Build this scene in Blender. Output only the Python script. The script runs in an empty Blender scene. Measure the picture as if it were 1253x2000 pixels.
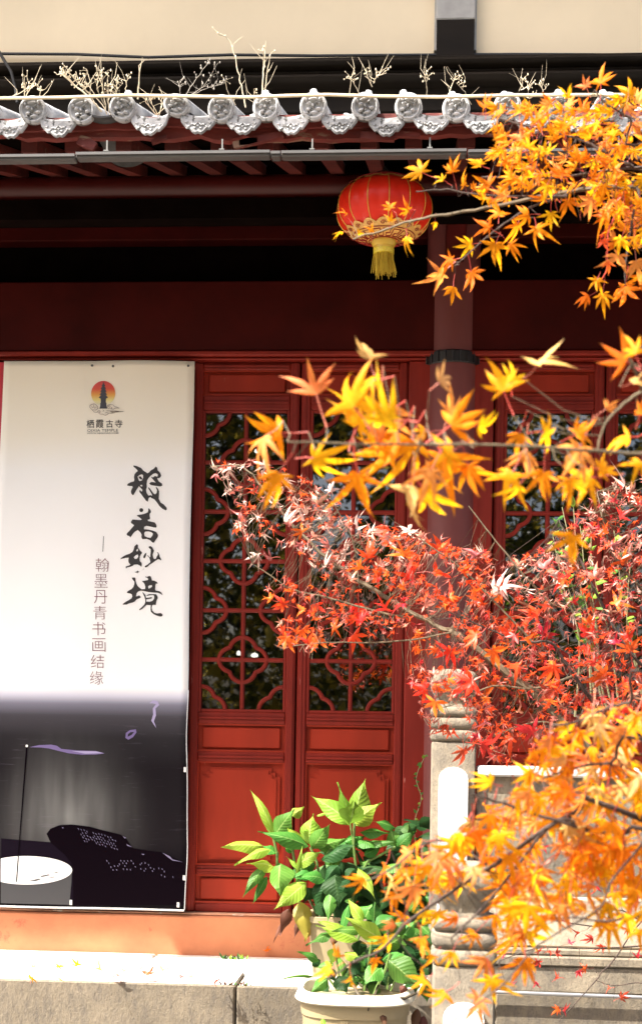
import bpy, math, random
from mathutils import Vector, Matrix
from mathutils.geometry import tessellate_polygon
R = math.radians
random.seed(7)
sc = bpy.context.scene
col = sc.collection

# ---------------------------------------------------------------- camera
FPX, CX0, CY0 = 2826.0, 626.5, 1430.0          # focal length and principal point for a 1253 x 2000 frame
YAW, ROLL = R(3.9), 0.016
CAM = Vector((0.0, -7.0, 1.09))
fw = Vector((-math.sin(YAW), math.cos(YAW), 0))
r0 = Vector((math.cos(YAW), math.sin(YAW), 0))
zz = Vector((0, 0, 1))
rv = r0 * math.cos(ROLL) + zz * math.sin(ROLL)
uv = zz * math.cos(ROLL) - r0 * math.sin(ROLL)
cam_d = bpy.data.cameras.new('camera')
cam = bpy.data.objects.new('camera', cam_d)
col.objects.link(cam)
M = Matrix((rv, uv, -fw)).transposed().to_4x4()
M.translation = CAM
cam.matrix_world = M
cam_d.sensor_fit = 'VERTICAL'
cam_d.sensor_height = 36.0
cam_d.lens = FPX * 36.0 / 2000.0
cam_d.shift_y = (CY0 - 1000.0) / 2000.0
cam_d.clip_start = 0.1
cam_d.clip_end = 2000
cam_d.dof.use_dof = True
cam_d.dof.focus_distance = 6.2
cam_d.dof.aperture_fstop = 5.6
sc.camera = cam

# ---------------------------------------------------------------- light
SUN = Vector((-0.49, -0.295, 0.82)).normalized()
w = bpy.data.worlds.new('World'); sc.world = w; w.use_nodes = True
nt = w.node_tree
bg = nt.nodes['Background']
sky = nt.nodes.new('ShaderNodeTexSky'); sky.sky_type = 'NISHITA'; sky.sun_disc = False
sky.sun_elevation = math.asin(SUN.z); sky.sun_rotation = math.atan2(SUN.x, SUN.y)
sky.dust_density = 6.0; sky.ozone_density = 0.3; sky.air_density = 0.8
nt.links.new(sky.outputs[0], bg.inputs[0]); bg.inputs[1].default_value = 0.10
sl = bpy.data.lights.new('sun', 'SUN'); sl.energy = 4.0; sl.angle = R(0.5); sl.color = (1, 0.94, 0.85)
so = bpy.data.objects.new('sun', sl); col.objects.link(so)
so.rotation_euler = SUN.to_track_quat('Z', 'Y').to_euler(); so.location = SUN * 30
sc.view_settings.view_transform = 'Standard'; sc.view_settings.look = 'None'
sc.view_settings.gamma = 1; sc.view_settings.use_curve_mapping = False
sc.view_settings.exposure = 2.12

# ---------------------------------------------------------------- helpers
def ray(px, py):
    return fw * FPX + rv * (px - CX0) - uv * (py - CY0)
def U(px, py, Y):                               # the point of the vertical plane y=Y seen at a pixel
    d = ray(px, py)
    return CAM + d * ((Y - CAM.y) / d.y)
def UX(px, py, Y): return U(px, py, Y).x
def UZ(px, py, Y): return U(px, py, Y).z
def lerp(a, b, t): return a + (b - a) * t

class MB:
    def __init__(s): s.v = []; s.f = []; s.m = []; s.k = 0; s.at = []
    def add(s, vs, fs):
        n = len(s.v); s.v += [Vector(p) for p in vs]
        for f in fs: s.f.append([i + n for i in f]); s.m.append(s.k)
        return s
    def box(s, x0, x1, y0, y1, z0, z1, c=0.0):
        if c <= 0:
            vs = [(x, y, z) for z in (z0, z1) for (x, y) in ((x0, y0), (x1, y0), (x1, y1), (x0, y1))]
            return s.add(vs, [(3, 2, 1, 0), (4, 5, 6, 7), (0, 1, 5, 4), (1, 2, 6, 5), (2, 3, 7, 6), (3, 0, 4, 7)])
        vs = []                                  # chamfered box
        for z, cc in ((z0, c), (z0 + c, 0), (z1 - c, 0), (z1, c)):
            a = c if cc == 0 else c * 1.6
            e = 0 if cc == 0 else c
            vs += [(x0 + a, y0 + e, z), (x1 - a, y0 + e, z), (x1 - e, y0 + a, z), (x1 - e, y1 - a, z),
                   (x1 - a, y1 - e, z), (x0 + a, y1 - e, z), (x0 + e, y1 - a, z), (x0 + e, y0 + a, z)]
        fs = [tuple(range(7, -1, -1)), tuple(range(24, 32))]
        for k in range(3):
            for i in range(8):
                j = (i + 1) % 8
                fs.append((k * 8 + i, k * 8 + j, k * 8 + 8 + j, k * 8 + 8 + i))
        return s.add(vs, fs)
    def tube(s, pts, rad, n=6, cap=True, closed=False, sq=1.0):
        pts = [Vector(p) for p in pts]; N = len(pts)
        if not hasattr(rad, '__len__'): rad = [rad] * N
        vs = []; prev = None
        for i, p in enumerate(pts):
            if closed: t = pts[(i + 1) % N] - pts[i - 1]
            else: t = pts[min(i + 1, N - 1)] - pts[max(i - 1, 0)]
            if t.length < 1e-9: t = Vector((0, 0, 1))
            t.normalize()
            if prev is None:
                a = Vector((0, 1, 0)) if abs(t.y) < 0.9 else Vector((1, 0, 0))
            else: a = prev
            b = t.cross(a)
            if b.length < 1e-6: b = t.orthogonal()
            b.normalize(); a = b.cross(t).normalized(); prev = a
            for k in range(n):
                g = 2 * math.pi * (k + 0.5) / n
                vs.append(p + (a * math.cos(g) * sq + b * math.sin(g)) * rad[i])
        fs = []
        for i in range(N if closed else N - 1):
            for k in range(n):
                j = (i + 1) % N
                fs.append((i * n + k, i * n + (k + 1) % n, j * n + (k + 1) % n, j * n + k))
        if cap and not closed:
            fs.append(tuple(range(n - 1, -1, -1))); fs.append(tuple((N - 1) * n + k for k in range(n)))
        return s.add(vs, fs)
    def lathe(s, prof, c, n=24, axis='z', ex=2.0, cap=True, rot=0.0):
        # prof: (radius, height); ex: 2 = round, higher = squarer
        c = Vector(c); vs = []
        for (r, h) in prof:
            for k in range(n):
                g = 2 * math.pi * k / n + rot
                x, y = math.cos(g), math.sin(g)
                if ex != 2.0:
                    q = (abs(x) ** ex + abs(y) ** ex) ** (-1 / ex); x *= q; y *= q
                if axis == 'z': vs.append(c + Vector((x * r, y * r, h)))
                else: vs.append(c + Vector((x * r, h, y * r)))
        fs = []
        for i in range(len(prof) - 1):
            for k in range(n):
                q = (i * n + k, i * n + (k + 1) % n, (i + 1) * n + (k + 1) % n, (i + 1) * n + k)
                fs.append(q if axis == 'z' else q[::-1])
        if cap:
            fs.append(tuple(range(n - 1, -1, -1))); fs.append(tuple((len(prof) - 1) * n + k for k in range(n)))
        return s.add(vs, fs)
    def poly(s, loops, fn):                      # flat print: loops[0] outer, rest holes; fn maps 2-D to 3-D
        l3 = [[Vector((a, b, 0)) for a, b in lp] for lp in loops]
        flat = [p for lp in loops for p in lp]
        import bmesh
        b = bmesh.new(); vv = [b.verts.new((x, y, 0)) for x, y in flat]
        for t_ in tessellate_polygon(l3):
            if len(set(t_)) == 3:
                try: b.faces.new([vv[i] for i in t_])
                except ValueError: pass
        for _ in range(6):                       # fine enough to follow the buckled sheet
            es = [e for e in b.edges if e.calc_length() > 14]
            if not es: break
            bmesh.ops.subdivide_edges(b, edges=es, cuts=1)
            bmesh.ops.triangulate(b, faces=[f for f in b.faces if len(f.verts) > 3])
        b.verts.index_update()
        s.add([fn(v.co.x, v.co.y) for v in b.verts], [tuple(v.index for v in f.verts) for f in b.faces]); b.free()
        return s
    def extrude_x(s, prof, x0, x1):              # prof: (y,z) ring
        n = len(prof)
        vs = [(x0, y, z) for y, z in prof] + [(x1, y, z) for y, z in prof]
        fs = [(i, (i + 1) % n, n + (i + 1) % n, n + i) for i in range(n)]
        fs += [tuple(range(n - 1, -1, -1)), tuple(range(n, 2 * n))]
        return s.add(vs, fs)
    def prism_y(s, outline, y0, y1):             # outline (x,z) counter-clockwise seen from -Y
        n = len(outline)
        vs = [(x, y0, z) for x, z in outline] + [(x, y1, z) for x, z in outline]
        fs = [(i, n + i, n + (i + 1) % n, (i + 1) % n) for i in range(n)]
        tr = tessellate_polygon([[Vector((x, z, 0)) for x, z in outline]])
        fs += [tuple(t) for t in tr] + [tuple(n + i for i in t[::-1]) for t in tr]
        return s.add(vs, fs)
    def mesh(s, name, mats, off=Vector((0, 0, 0)), smooth=False):
        me = bpy.data.meshes.new(name)
        me.from_pydata([tuple(p - off) for p in s.v], [], s.f)
        for m in (mats if isinstance(mats, (list, tuple)) else [mats]): me.materials.append(m)
        me.polygons.foreach_set('material_index', s.m)
        if smooth: me.polygons.foreach_set('use_smooth', [True] * len(me.polygons))
        if s.at and len(s.at) == len(s.v):
            a = me.attributes.new('leafuv', 'FLOAT_VECTOR', 'POINT'); a.data.foreach_set('vector', [c for q in s.at for c in (q[0], q[1], 0.0)])
        me.update()
        return me
    def build(s, name, mats, parent=None, smooth=False, fix=True, loc=None):
        off = wl(parent) if parent else (Vector(loc) if loc is not None else Vector((0, 0, 0)))
        me = s.mesh(name, mats, off, smooth)
        if fix:
            import bmesh
            b = bmesh.new(); b.from_mesh(me); bmesh.ops.recalc_face_normals(b, faces=b.faces); b.to_mesh(me); b.free()
        o = bpy.data.objects.new(name, me); col.objects.link(o)
        if smooth:
            try: me.set_sharp_from_angle(angle=R(40))
            except Exception: pass
        if parent: o.parent = parent
        elif loc is not None: o.location = loc
        return o
def wl(o):
    p = Vector((0, 0, 0))
    while o: p += o.location; o = o.parent
    return p
def tag(o, label=None, cat=None, group=None, kind=None):
    if label: o['label'] = label
    if cat: o['category'] = cat
    if group: o['group'] = group
    if kind: o['kind'] = kind
    return o
def thing(name, loc, label, cat, group=None):
    o = bpy.data.objects.new(name, None); col.objects.link(o); o.location = loc
    o.empty_display_size = 0.1
    return tag(o, label, cat, group)
def dup(o, parent=None, delta=Vector((0, 0, 0))):
    c = o.copy(); col.objects.link(c)
    if parent is not None: c.parent = parent
    c.location = o.location + delta
    for ch in o.children: dup(ch, c)
    return c

# ---------------------------------------------------------------- materials
def newmat(name):
    m = bpy.data.materials.new(name); m.use_nodes = True
    return m, m.node_tree, m.node_tree.nodes['Principled BSDF']
def nd(t, typ, **kw):
    n = t.nodes.new(typ)
    for k, v in kw.items():
        if k.startswith('i_'):
            key = k[2:]
            n.inputs[int(key) if key.isdigit() else key].default_value = v
        else: setattr(n, k, v)
    return n
def ramp(t, fac, stops):
    n = t.nodes.new('ShaderNodeValToRGB'); e = n.color_ramp.elements
    while len(e) > 1: e.remove(e[-1])
    e[0].position = stops[0][0]; e[0].color = c4(stops[0][1])
    for p, c in stops[1:]:
        q = e.new(p); q.color = c4(c)
    t.links.new(fac, n.inputs[0]); return n.outputs[0]
def c4(c): return (c[0], c[1], c[2], 1) if hasattr(c, '__len__') else (c, c, c, 1)
def mixc(t, fac, a, b, mode='MIX'):
    n = t.nodes.new('ShaderNodeMix'); n.data_type = 'RGBA'; n.blend_type = mode
    for sock, val in ((n.inputs[0], fac), (n.inputs[6], a), (n.inputs[7], b)):
        if isinstance(val, (int, float)): sock.default_value = val
        elif hasattr(val, 'is_output'): t.links.new(val, sock)
        else: sock.default_value = c4(val)
    return n.outputs[2]
def noise(t, scale, detail=4, rough=0.55, stretch=None, coord='Object'):
    tc = nd(t, 'ShaderNodeTexCoord')
    n = nd(t, 'ShaderNodeTexNoise'); n.inputs['Scale'].default_value = scale
    n.inputs['Detail'].default_value = detail; n.inputs['Roughness'].default_value = rough
    if stretch:
        mp = nd(t, 'ShaderNodeMapping'); mp.inputs['Scale'].default_value = stretch
        t.links.new(tc.outputs[coord], mp.inputs[0]); t.links.new(mp.outputs[0], n.inputs['Vector'])
    else: t.links.new(tc.outputs[coord], n.inputs['Vector'])
    return n.outputs[0]
def bump(t, b, fac, strength, dist=0.01):
    n = nd(t, 'ShaderNodeBump'); n.inputs['Strength'].default_value = strength; n.inputs['Distance'].default_value = dist
    t.links.new(fac, n.inputs['Height']); t.links.new(n.outputs[0], b.inputs['Normal'])
def surf(name, c, var=0.25, scale=6, rough=0.6, bmp=0.2, bscale=40, bdist=0.004, wear=None, wearc=None, wscale=12, stretch=None, spec=0.5, rnd=0.0, bstretch=None):
    m, t, b = newmat(name)
    lo = tuple(x * (1 - var) for x in c); hi = tuple(min(1, x * (1 + var)) for x in c)
    cc = ramp(t, noise(t, scale, 5, 0.6, stretch), [(0.3, lo), (0.7, hi)])
    if wear is not None:
        f = ramp(t, noise(t, wscale, 6, 0.7, stretch), [(wear, 0), (wear + 0.05, 1)])
        cc = mixc(t, f, cc, wearc)
    if rnd > 0:
        oi = nd(t, 'ShaderNodeObjectInfo')
        mr = nd(t, 'ShaderNodeMapRange'); mr.inputs[3].default_value = 1 - rnd; mr.inputs[4].default_value = 1 + rnd
        t.links.new(oi.outputs['Random'], mr.inputs[0])
        hs = nd(t, 'ShaderNodeHueSaturation'); t.links.new(mr.outputs[0], hs.inputs['Value']); t.links.new(cc, hs.inputs['Color'])
        cc = hs.outputs[0]
    t.links.new(cc, b.inputs['Base Color'])
    b.inputs['Roughness'].default_value = rough
    b.inputs['Specular IOR Level'].default_value = spec
    if bmp > 0: bump(t, b, noise(t, bscale, 6, 0.65, bstretch or stretch), bmp, bdist)
    return m
def leafmat(name, c, trans=0.45, huev=0.03, valv=0.25, rough=0.45, tc=None, spec=0.4, vein=None, side=True):
    m, t, b = newmat(name)
    oi = nd(t, 'ShaderNodeObjectInfo')
    hs = nd(t, 'ShaderNodeHueSaturation')
    nz = noise(t, 9, 3, 0.5)
    cc = ramp(t, nz, [(0.3, tuple(x * 0.8 for x in c)), (0.7, tuple(min(1, x * 1.15) for x in c))])
    if vein:                                     # midrib and side veins of the broad leaves
        at = nd(t, 'ShaderNodeAttribute'); at.attribute_name = 'leafuv'
        sx = nd(t, 'ShaderNodeSeparateXYZ'); t.links.new(at.outputs['Vector'], sx.inputs[0])
        ab = nd(t, 'ShaderNodeMath', operation='ABSOLUTE'); t.links.new(sx.outputs[1], ab.inputs[0])
        k1 = nd(t, 'ShaderNodeMath', operation='MULTIPLY_ADD'); t.links.new(sx.outputs[0], k1.inputs[0]); k1.inputs[1].default_value = 62
        k2 = nd(t, 'ShaderNodeMath', operation='MULTIPLY'); t.links.new(ab.outputs[0], k2.inputs[0]); k2.inputs[1].default_value = -13
        t.links.new(k2.outputs[0], k1.inputs[2])
        sn = nd(t, 'ShaderNodeMath', operation='SINE'); t.links.new(k1.outputs[0], sn.inputs[0])
        if side:
            cc = mixc(t, ramp(t, sn.outputs[0], [(0.75, 0), (1, .22)]), cc, vein)
            bump(t, b, sn.outputs[0], .25, .002)
        cc = mixc(t, ramp(t, ab.outputs[0], [(0.02, .8), (0.09, 0)] if side else [(0.0, .55), (0.16, 0)]), cc, vein)
        nz2 = noise(t, 34, 3, .6)
        tp_ = nd(t, 'ShaderNodeMath', operation='MULTIPLY_ADD'); t.links.new(nz2, tp_.inputs[0]); tp_.inputs[1].default_value = .35; t.links.new(sx.outputs[0], tp_.inputs[2])
        cc = mixc(t, ramp(t, tp_.outputs[0], [(1.06, 0), (1.16, .75)] if side else [(0.98, 0), (1.2, .6)]), cc, (.12, .05, .02))
        cc = mixc(t, ramp(t, nz2, [(.70, 0), (.76, .5)]), cc, (.12, .06, .02))
    t.links.new(cc, hs.inputs['Color'])
    a = nd(t, 'ShaderNodeMapRange'); a.inputs[3].default_value = 0.5 - huev; a.inputs[4].default_value = 0.5 + huev
    wn = nd(t, 'ShaderNodeTexWhiteNoise'); wn.noise_dimensions = '1D'; t.links.new(oi.outputs['Random'], wn.inputs['W'])
    t.links.new(oi.outputs['Random'], a.inputs[0]); t.links.new(a.outputs[0], hs.inputs['Hue'])
    v = nd(t, 'ShaderNodeMapRange'); v.inputs[3].default_value = 1 - valv; v.inputs[4].default_value = 1 + valv
    t.links.new(wn.outputs['Value'], v.inputs[0]); t.links.new(v.outputs[0], hs.inputs['Value'])
    t.links.new(hs.outputs[0], b.inputs['Base Color']); b.inputs['Roughness'].default_value = rough
    b.inputs['Specular IOR Level'].default_value = spec
    tr = nd(t, 'ShaderNodeBsdfTranslucent')
    if tc: 
        t.links.new(mixc(t, 0.6, hs.outputs[0], tc), tr.inputs[0])
    else: t.links.new(hs.outputs[0], tr.inputs[0])
    mx = nd(t, 'ShaderNodeMixShader'); mx.inputs[0].default_value = trans
    t.links.new(b.outputs[0], mx.inputs[1]); t.links.new(tr.outputs[0], mx.inputs[2])
    t.links.new(mx.outputs[0], t.nodes['Material Output'].inputs[0])
    return m
def plain(name, c, rough=0.6, metal=0.0, spec=0.5):
    m, t, b = newmat(name); b.inputs['Base Color'].default_value = c4(c); b.inputs['Roughness'].default_value = rough
    b.inputs['Metallic'].default_value = metal; b.inputs['Specular IOR Level'].default_value = spec
    return m

RED = surf('red_paint', (0.20, 0.016, 0.009), 0.28, 5, 0.5, 0.2, 30, 0.004, 0.665, (0.36, 0.13, 0.10), 26, (1, 1, 0.25), rnd=0.06, spec=0.22)
RED_PANEL = surf('red_panel_paint', (0.285, 0.024, 0.009), 0.24, 4, 0.5, 0.16, 26, 0.003, 0.70, (0.33, 0.11, 0.075), 30, (1, 1, 0.3), rnd=0.05, spec=0.2)
RED_OLD = surf('weathered_red_timber', (0.13, 0.016, 0.010), 0.5, 7, 0.7, 0.5, 25, 0.008, 0.6, (0.20, 0.11, 0.07), 9, (0.5, 1, 1.5), rnd=0.15)
RED_SHADED = surf('shaded_red_timber', (0.050, 0.0040, 0.003), 0.3, 4, 0.6, 0.2, 25, 0.004, spec=0.1)  # red base darkened to carry the shade under the eave
COLUMN = surf('column_red_paint', (0.155, 0.032, 0.028), 0.2, 3, 0.55, 0.15, 40, 0.002, 0.7, (0.30, 0.10, 0.08), 20, (1, 1, 0.3))
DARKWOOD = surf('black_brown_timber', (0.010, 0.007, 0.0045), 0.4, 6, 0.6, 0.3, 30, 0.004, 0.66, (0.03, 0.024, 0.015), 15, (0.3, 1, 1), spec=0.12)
SHADE_BLACK = surf('shade_black_boards', (0.005, 0.003, 0.0025), 0.4, 6, 0.9, 0.3, 30, 0.004, spec=0.0)  # darkness of the eave recess and the room put into the boards' colour
PLASTER = surf('cream_plaster', (0.74, 0.62, 0.43), 0.06, 1.6, 0.85, 0.15, 18, 0.004, 0.70, (0.64, 0.53, 0.37), 6)
GREYPL = surf('grey_plaster', (0.36, 0.35, 0.33), 0.2, 7, 0.85, 0.2, 18, 0.003)
STUCCO = surf('terracotta_stucco', (0.42, 0.15, 0.068), 0.24, 3.0, 0.85, 0.35, 30, 0.004, 0.60, (0.33, 0.09, 0.045), 4.5)
TILE = surf('grey_clay_tile', (0.34, 0.345, 0.35), 0.5, 9, 0.8, 0.6, 60, 0.005, 0.57, (0.07, 0.07, 0.065), 18, rnd=0.15)
TILE_PALE = surf('bleached_clay_tile', (0.50, 0.505, 0.51), 0.45, 9, 0.8, 0.6, 60, 0.005, 0.54, (0.15, 0.15, 0.14), 20, rnd=0.22)
TILE_DARK = surf('dark_clay_tile', (0.05, 0.05, 0.05), 0.4, 11, 0.85, 0.5, 50, 0.004)
METAL = surf('dull_grey_metal', (0.085, 0.082, 0.08), 0.12, 8, 0.5, 0.05, 30, 0.002)
def stone_mat(name, c, dark, seed=0.0, sv=(2.2, 2.2, 0.7), d=0.55):
    m, t, b = newmat(name)
    base = ramp(t, noise(t, 3.2, 6, 0.62), [(0.28, tuple(x * 0.48 for x in c)), (0.72, tuple(min(1, x * 1.22) for x in c))])
    st = ramp(t, noise(t, 16, 7, 0.75, sv), [(d - 0.11, 0), (d + 0.16, .9)])
    pit = ramp(t, noise(t, 150, 4, 0.65, (1.0, 1, 0.6)), [(0.55, 0), (0.75, .7)])
    cc = mixc(t, st, base, dark)
    cc = mixc(t, pit, cc, tuple(x * 0.5 for x in dark))
    t.links.new(cc, b.inputs['Base Color']); b.inputs['Roughness'].default_value = 0.9
    bump(t, b, noise(t, 75, 6, 0.75, (1, 1, 0.6)), 0.8, 0.007)
    return m
STONE = stone_mat('weathered_step_stone', (0.23, 0.19, 0.135), (0.10, 0.088, 0.075), d=0.54)
STONE_POST = stone_mat('carved_grey_stone', (0.27, 0.225, 0.16), (0.085, 0.078, 0.068), sv=(.5, .5, .3), d=0.54)
STONE_TOP = surf('pale_paving_stone', (0.62, 0.60, 0.55), 0.12, 3, 0.85, 0.3, 30, 0.004, 0.7, (0.4, 0.37, 0.32), 14)
MARBLE = surf('white_marble', (0.80, 0.79, 0.77), 0.05, 5, 0.55, 0.15, 30, 0.003, 0.76, (0.55, 0.53, 0.5), 9)
PAVE = surf('courtyard_paving', (0.10, 0.09, 0.075), 0.3, 0.7, 0.9, 0.3, 8, 0.01)
GLASS, t, b = newmat('door_glass')
tr = nd(t, 'ShaderNodeBsdfTransparent'); tr.inputs[0].default_value = (0.5, 0.5, 0.48, 1)
gl = nd(t, 'ShaderNodeBsdfGlossy'); gl.inputs['Roughness'].default_value = 0.015
fr = nd(t, 'ShaderNodeFresnel'); fr.inputs[0].default_value = 2.4
nb = nd(t, 'ShaderNodeBump'); nb.inputs['Strength'].default_value = 0.035; nb.inputs['Distance'].default_value = 0.004
t.links.new(noise(t, 5, 2, 0.5), nb.inputs['Height']); t.links.new(nb.outputs[0], gl.inputs['Normal'])
ms = nd(t, 'ShaderNodeMixShader'); t.links.new(fr.outputs[0], ms.inputs[0]); t.links.new(tr.outputs[0], ms.inputs[1]); t.links.new(gl.outputs[0], ms.inputs[2])
t.links.new(ms.outputs[0], t.nodes['Material Output'].inputs[0])
BARK = surf('maple_bark', (0.050, 0.032, 0.024), 0.4, 30, 0.8, 0.4, 80, 0.003)
BARK_OLIVE = surf('olive_twig_bark', (0.12, 0.09, 0.05), 0.35, 30, 0.75, 0.3, 80, 0.003)
DRYSTEM = surf('dry_straw', (0.60, 0.52, 0.38), 0.3, 20, 0.85, 0.2, 60, 0.002, rnd=0.25)

# ================================================================ setting
GZ = -0.67
g = MB(); g.add([(-400, -400, GZ), (400, -400, GZ), (400, 400, GZ), (-400, 400, GZ)], [(0, 1, 2, 3)])
tag(g.build('ground', PAVE), kind='structure')
PF = -0.84                                       # platform front
pb = MB(); pb.box(-6, 6, PF + 0.03, 7, GZ - 0.05, -0.03)
platform = tag(pb.build('platform', STONE, loc=(0, 0, GZ)), kind='structure')
xj = UX(460, 1960, PF)
x = xj - 1.45 * 3
k = 0
while x < 5.5:
    wdt = [1.45, 0.92, 1.3, 1.1][k % 4] if x >= xj - 0.01 else 1.45
    m = MB(); m.box(x + 0.004, x + wdt - 0.004, PF, PF + 0.34, GZ + 0.002, 0.0 - 0.001 * (k % 2), 0.008)
    o = m.build('stone_block', [STONE], platform)
    o.data.materials.append(STONE_TOP)
    for p in o.data.polygons:
        if p.normal.z > 0.8: p.material_index = 1  # upward faces paler: sunlit white put into the top colour
    x += wdt; k += 1
x = -5.0; k = 0
while x < 5.5:
    wdt = [0.9, 1.15, 0.8][k % 3]
    MB().box(x + 0.003, x + wdt - 0.003, PF + 0.346, -0.075, -0.12, 0.004 + 0.002 * (k % 2), 0.006).build('paving_slab', STONE_TOP, platform)
    x += wdt; k += 1

# ================================================================ temple hall
hall = thing('temple_hall', (0, 0, 0), 'red timber temple hall with tiled eave and cream upper wall', 'temple hall')
XL, XR = -4.2, 4.6
# ---- upper wall, dark beams, upper eave
YW = 0.55
zb = UZ(600, 106, YW)
xpa, xpb = UX(852, 60, 0.47), UX(926, 60, 0.47)
for a, b in ((XL, xpa - 0.012), (xpb + 0.012, XR)):
    MB().box(a, b, YW, YW + 0.15, zb - 0.05, 6.4).build('upper_wall', PLASTER, hall)
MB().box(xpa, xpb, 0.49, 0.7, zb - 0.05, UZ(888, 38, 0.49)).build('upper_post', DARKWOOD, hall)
m = MB(); zc = UZ(888, 38, 0.49); m.box(xpa - 0.004, xpb + 0.004, 0.484, 0.7, zc, 6.3, 0.006); m.build('post_plaster', GREYPL, hall)
for sx in (xpa - 0.012, xpb + 0.0):
    MB().box(sx, sx + 0.012, 0.53, 0.6, zb, 6.3).build('post_trim', GREYPL, hall)
YB = 0.42
def zB(y): return UZ(600, y, YB)
def rollprof(y0, z0, z1, out, n=6):
    c, r = (z0 + z1) / 2, (z0 - z1) / 2
    return [(y0 - out * math.cos(a), c + r * math.sin(a)) for a in [math.pi / 2 - math.pi * i / n for i in range(n + 1)]]
pr = rollprof(0.47, zB(106), zB(118), 0.03) + rollprof(YB, zB(119), zB(137), 0.05) + rollprof(YB + 0.01, zB(139), zB(148), 0.02) \
   + rollprof(YB, zB(149), zB(170), 0.06) + [(YB + 0.02, zB(172)), (YB + 0.02, zB(215)), (0.75, zB(215)), (0.75, zB(106))]
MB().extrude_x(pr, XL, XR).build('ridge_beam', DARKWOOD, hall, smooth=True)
# upper roof eave, above the picture, shades the upper wall
m = MB(); m.add([(XL, -0.35, 6.25), (XR, -0.35, 6.25), (XR, 1.2, 7.2), (XL, 1.2, 7.2), (XL, -0.35, 6.37), (XR, -0.35, 6.37), (XR, 1.2, 7.32), (XL, 1.2, 7.32)],
      [(0, 1, 2, 3), (4, 5, 6, 7), (0, 1, 5, 4), (2, 3, 7, 6), (1, 2, 6, 5), (0, 3, 7, 4)]); m.build('upper_roof', TILE, hall)
# ---- lower roof
YE = -1.35
SL = math.tan(R(17))
ze = UZ(600, 243, YE + 0.05)                     # underside of tiles at the eave
def roofz(y): return ze + (y - YE) * SL
m = MB()
zr0 = UZ(450, 292, YE + 0.13) + 0.0552
rdk = lambda y: zr0 + (y - YE - .13) * SL
m.extrude_x([(YE + 0.118, rdk(YE + 0.118)), (0.7, rdk(0.7)), (0.7, rdk(0.7) + 0.08), (YE + 0.118, rdk(YE + 0.118) + 0.065)], XL, XR)
m.build('roof_deck', SHADE_BLACK, hall)
# end walls and interior
ZT = roofz(0.0)
MB().box(XL, XR, 3.2, 3.3, 0, 3.7).build('back_wall', SHADE_BLACK, hall)
MB().box(XL, XL + 0.1, 0.3, 3.2, 0, 3.7).build('side_wall', SHADE_BLACK, hall)
MB().box(XR - 0.1, XR, 0.3, 3.2, 0, 3.7).build('side_wall', SHADE_BLACK, hall)
MB().box(XL, XR, 0.16, 3.3, 3.72, 3.78).build('interior_ceiling', SHADE_BLACK, hall)
MB().box(XL + 0.1, XR - 0.1, 0.1, 3.2, 0.0, 0.05).build('interior_floor', SHADE_BLACK, hall)
# recess over the lintel
zl0, zl1 = UZ(480, 548, -0.06), UZ(480, 685, -0.06)
MB().box(XL, XR, 0.16, 0.22, zl0 - 0.1, 3.9).build('frieze_board', SHADE_BLACK, hall)

# eave board with worn lower edge
zbt, zbb = UZ(450, 243, YE + 0.09), UZ(450, 272, YE + 0.09)
m = MB(); n = 150; top = []; bot = []
rnd = random.Random(3)
for i in range(n + 1):
    xx = XL + (XR - XL) * i / n
    dz = 0.010 * math.sin(xx * 3.1) + 0.006 * rnd.uniform(-1, 1) + (0.016 if rnd.random() < 0.1 else 0)
    bot.append((xx, zbb + dz))
ol = bot + [(XR, zbt), (XL, zbt)]
m.prism_y(ol, YE + 0.075, YE + 0.115); m.build('eave_board', RED_OLD, hall)
m = MB(); ol2 = []
for i in range(n + 1):
    xx = XL + (XR - XL) * i / n
    ol2.append((xx, zbt - 0.028 + 0.005 * math.sin(xx * 5) + 0.004 * rnd.uniform(-1, 1)))
m.prism_y(ol2 + [(XR, zbt + 0.02), (XL, zbt + 0.02)], YE + 0.055, YE + 0.073); m.build('eave_lath', RED_OLD, hall)
# rafters
rpx = [-22 - 95 * 6 + 95 * i for i in range(27)]
proto = None
for i, px in enumerate(rpx):
    xx = UX(px + 70 + 22 - 20, 282, YE + 0.13)
    if xx < XL or xx > XR: continue
    z0 = UZ(450, 292, YE + 0.13)
    hw = 0.032
    if proto is None:
        m = MB(); y0, y1 = YE + 0.13, 0.2
        h = 0.055
        vs = [(-hw, y0, z0), (hw, y0, z0), (hw, y1, z0 + (y1 - y0) * SL), (-hw, y1, z0 + (y1 - y0) * SL)]
        vs += [(a, b, c + h) for a, b, c in vs]
        m.add(vs, [(3, 2, 1, 0), (4, 5, 6, 7), (0, 1, 5, 4), (1, 2, 6, 5), (2, 3, 7, 6), (3, 0, 4, 7)])
        proto = m.build('rafter', RED_OLD, hall); proto.location = (xx, 0, 0)
    else:
        o = dup(proto, hall); o.location = (xx, 0, rnd.uniform(-.004, .004)); o.rotation_euler = (0, 0, R(rnd.uniform(-.8, .8)))
# splintered bits hanging at the rafter ends
for (pa, pb2, th) in (((458, 292), (555, 272), .014), ((160, 280), (190, 297), .02), ((470, 288), (505, 284), .012), ((300, 286), (330, 276), .008), ((705, 272), (770, 280), .014), ((735, 268), (820, 274), .01), ((560, 268), (600, 258), .012)):
    a, b = U(*pa, YE + 0.1), U(*pb2, YE + 0.1)
    m = MB(); d = (b - a).normalized(); nrm = Vector((-d.z, 0, d.x)) * th
    mid = (a + b) / 2 + nrm * 0.5
    m.prism_y([(p.x, p.z) for p in (a - nrm, mid - nrm * 1.5, b - nrm * 0.6, b + nrm, mid + nrm * .7, a + nrm * 0.8)], YE + 0.05, YE + 0.072); m.build('splintered_board', RED_OLD, hall)
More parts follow.
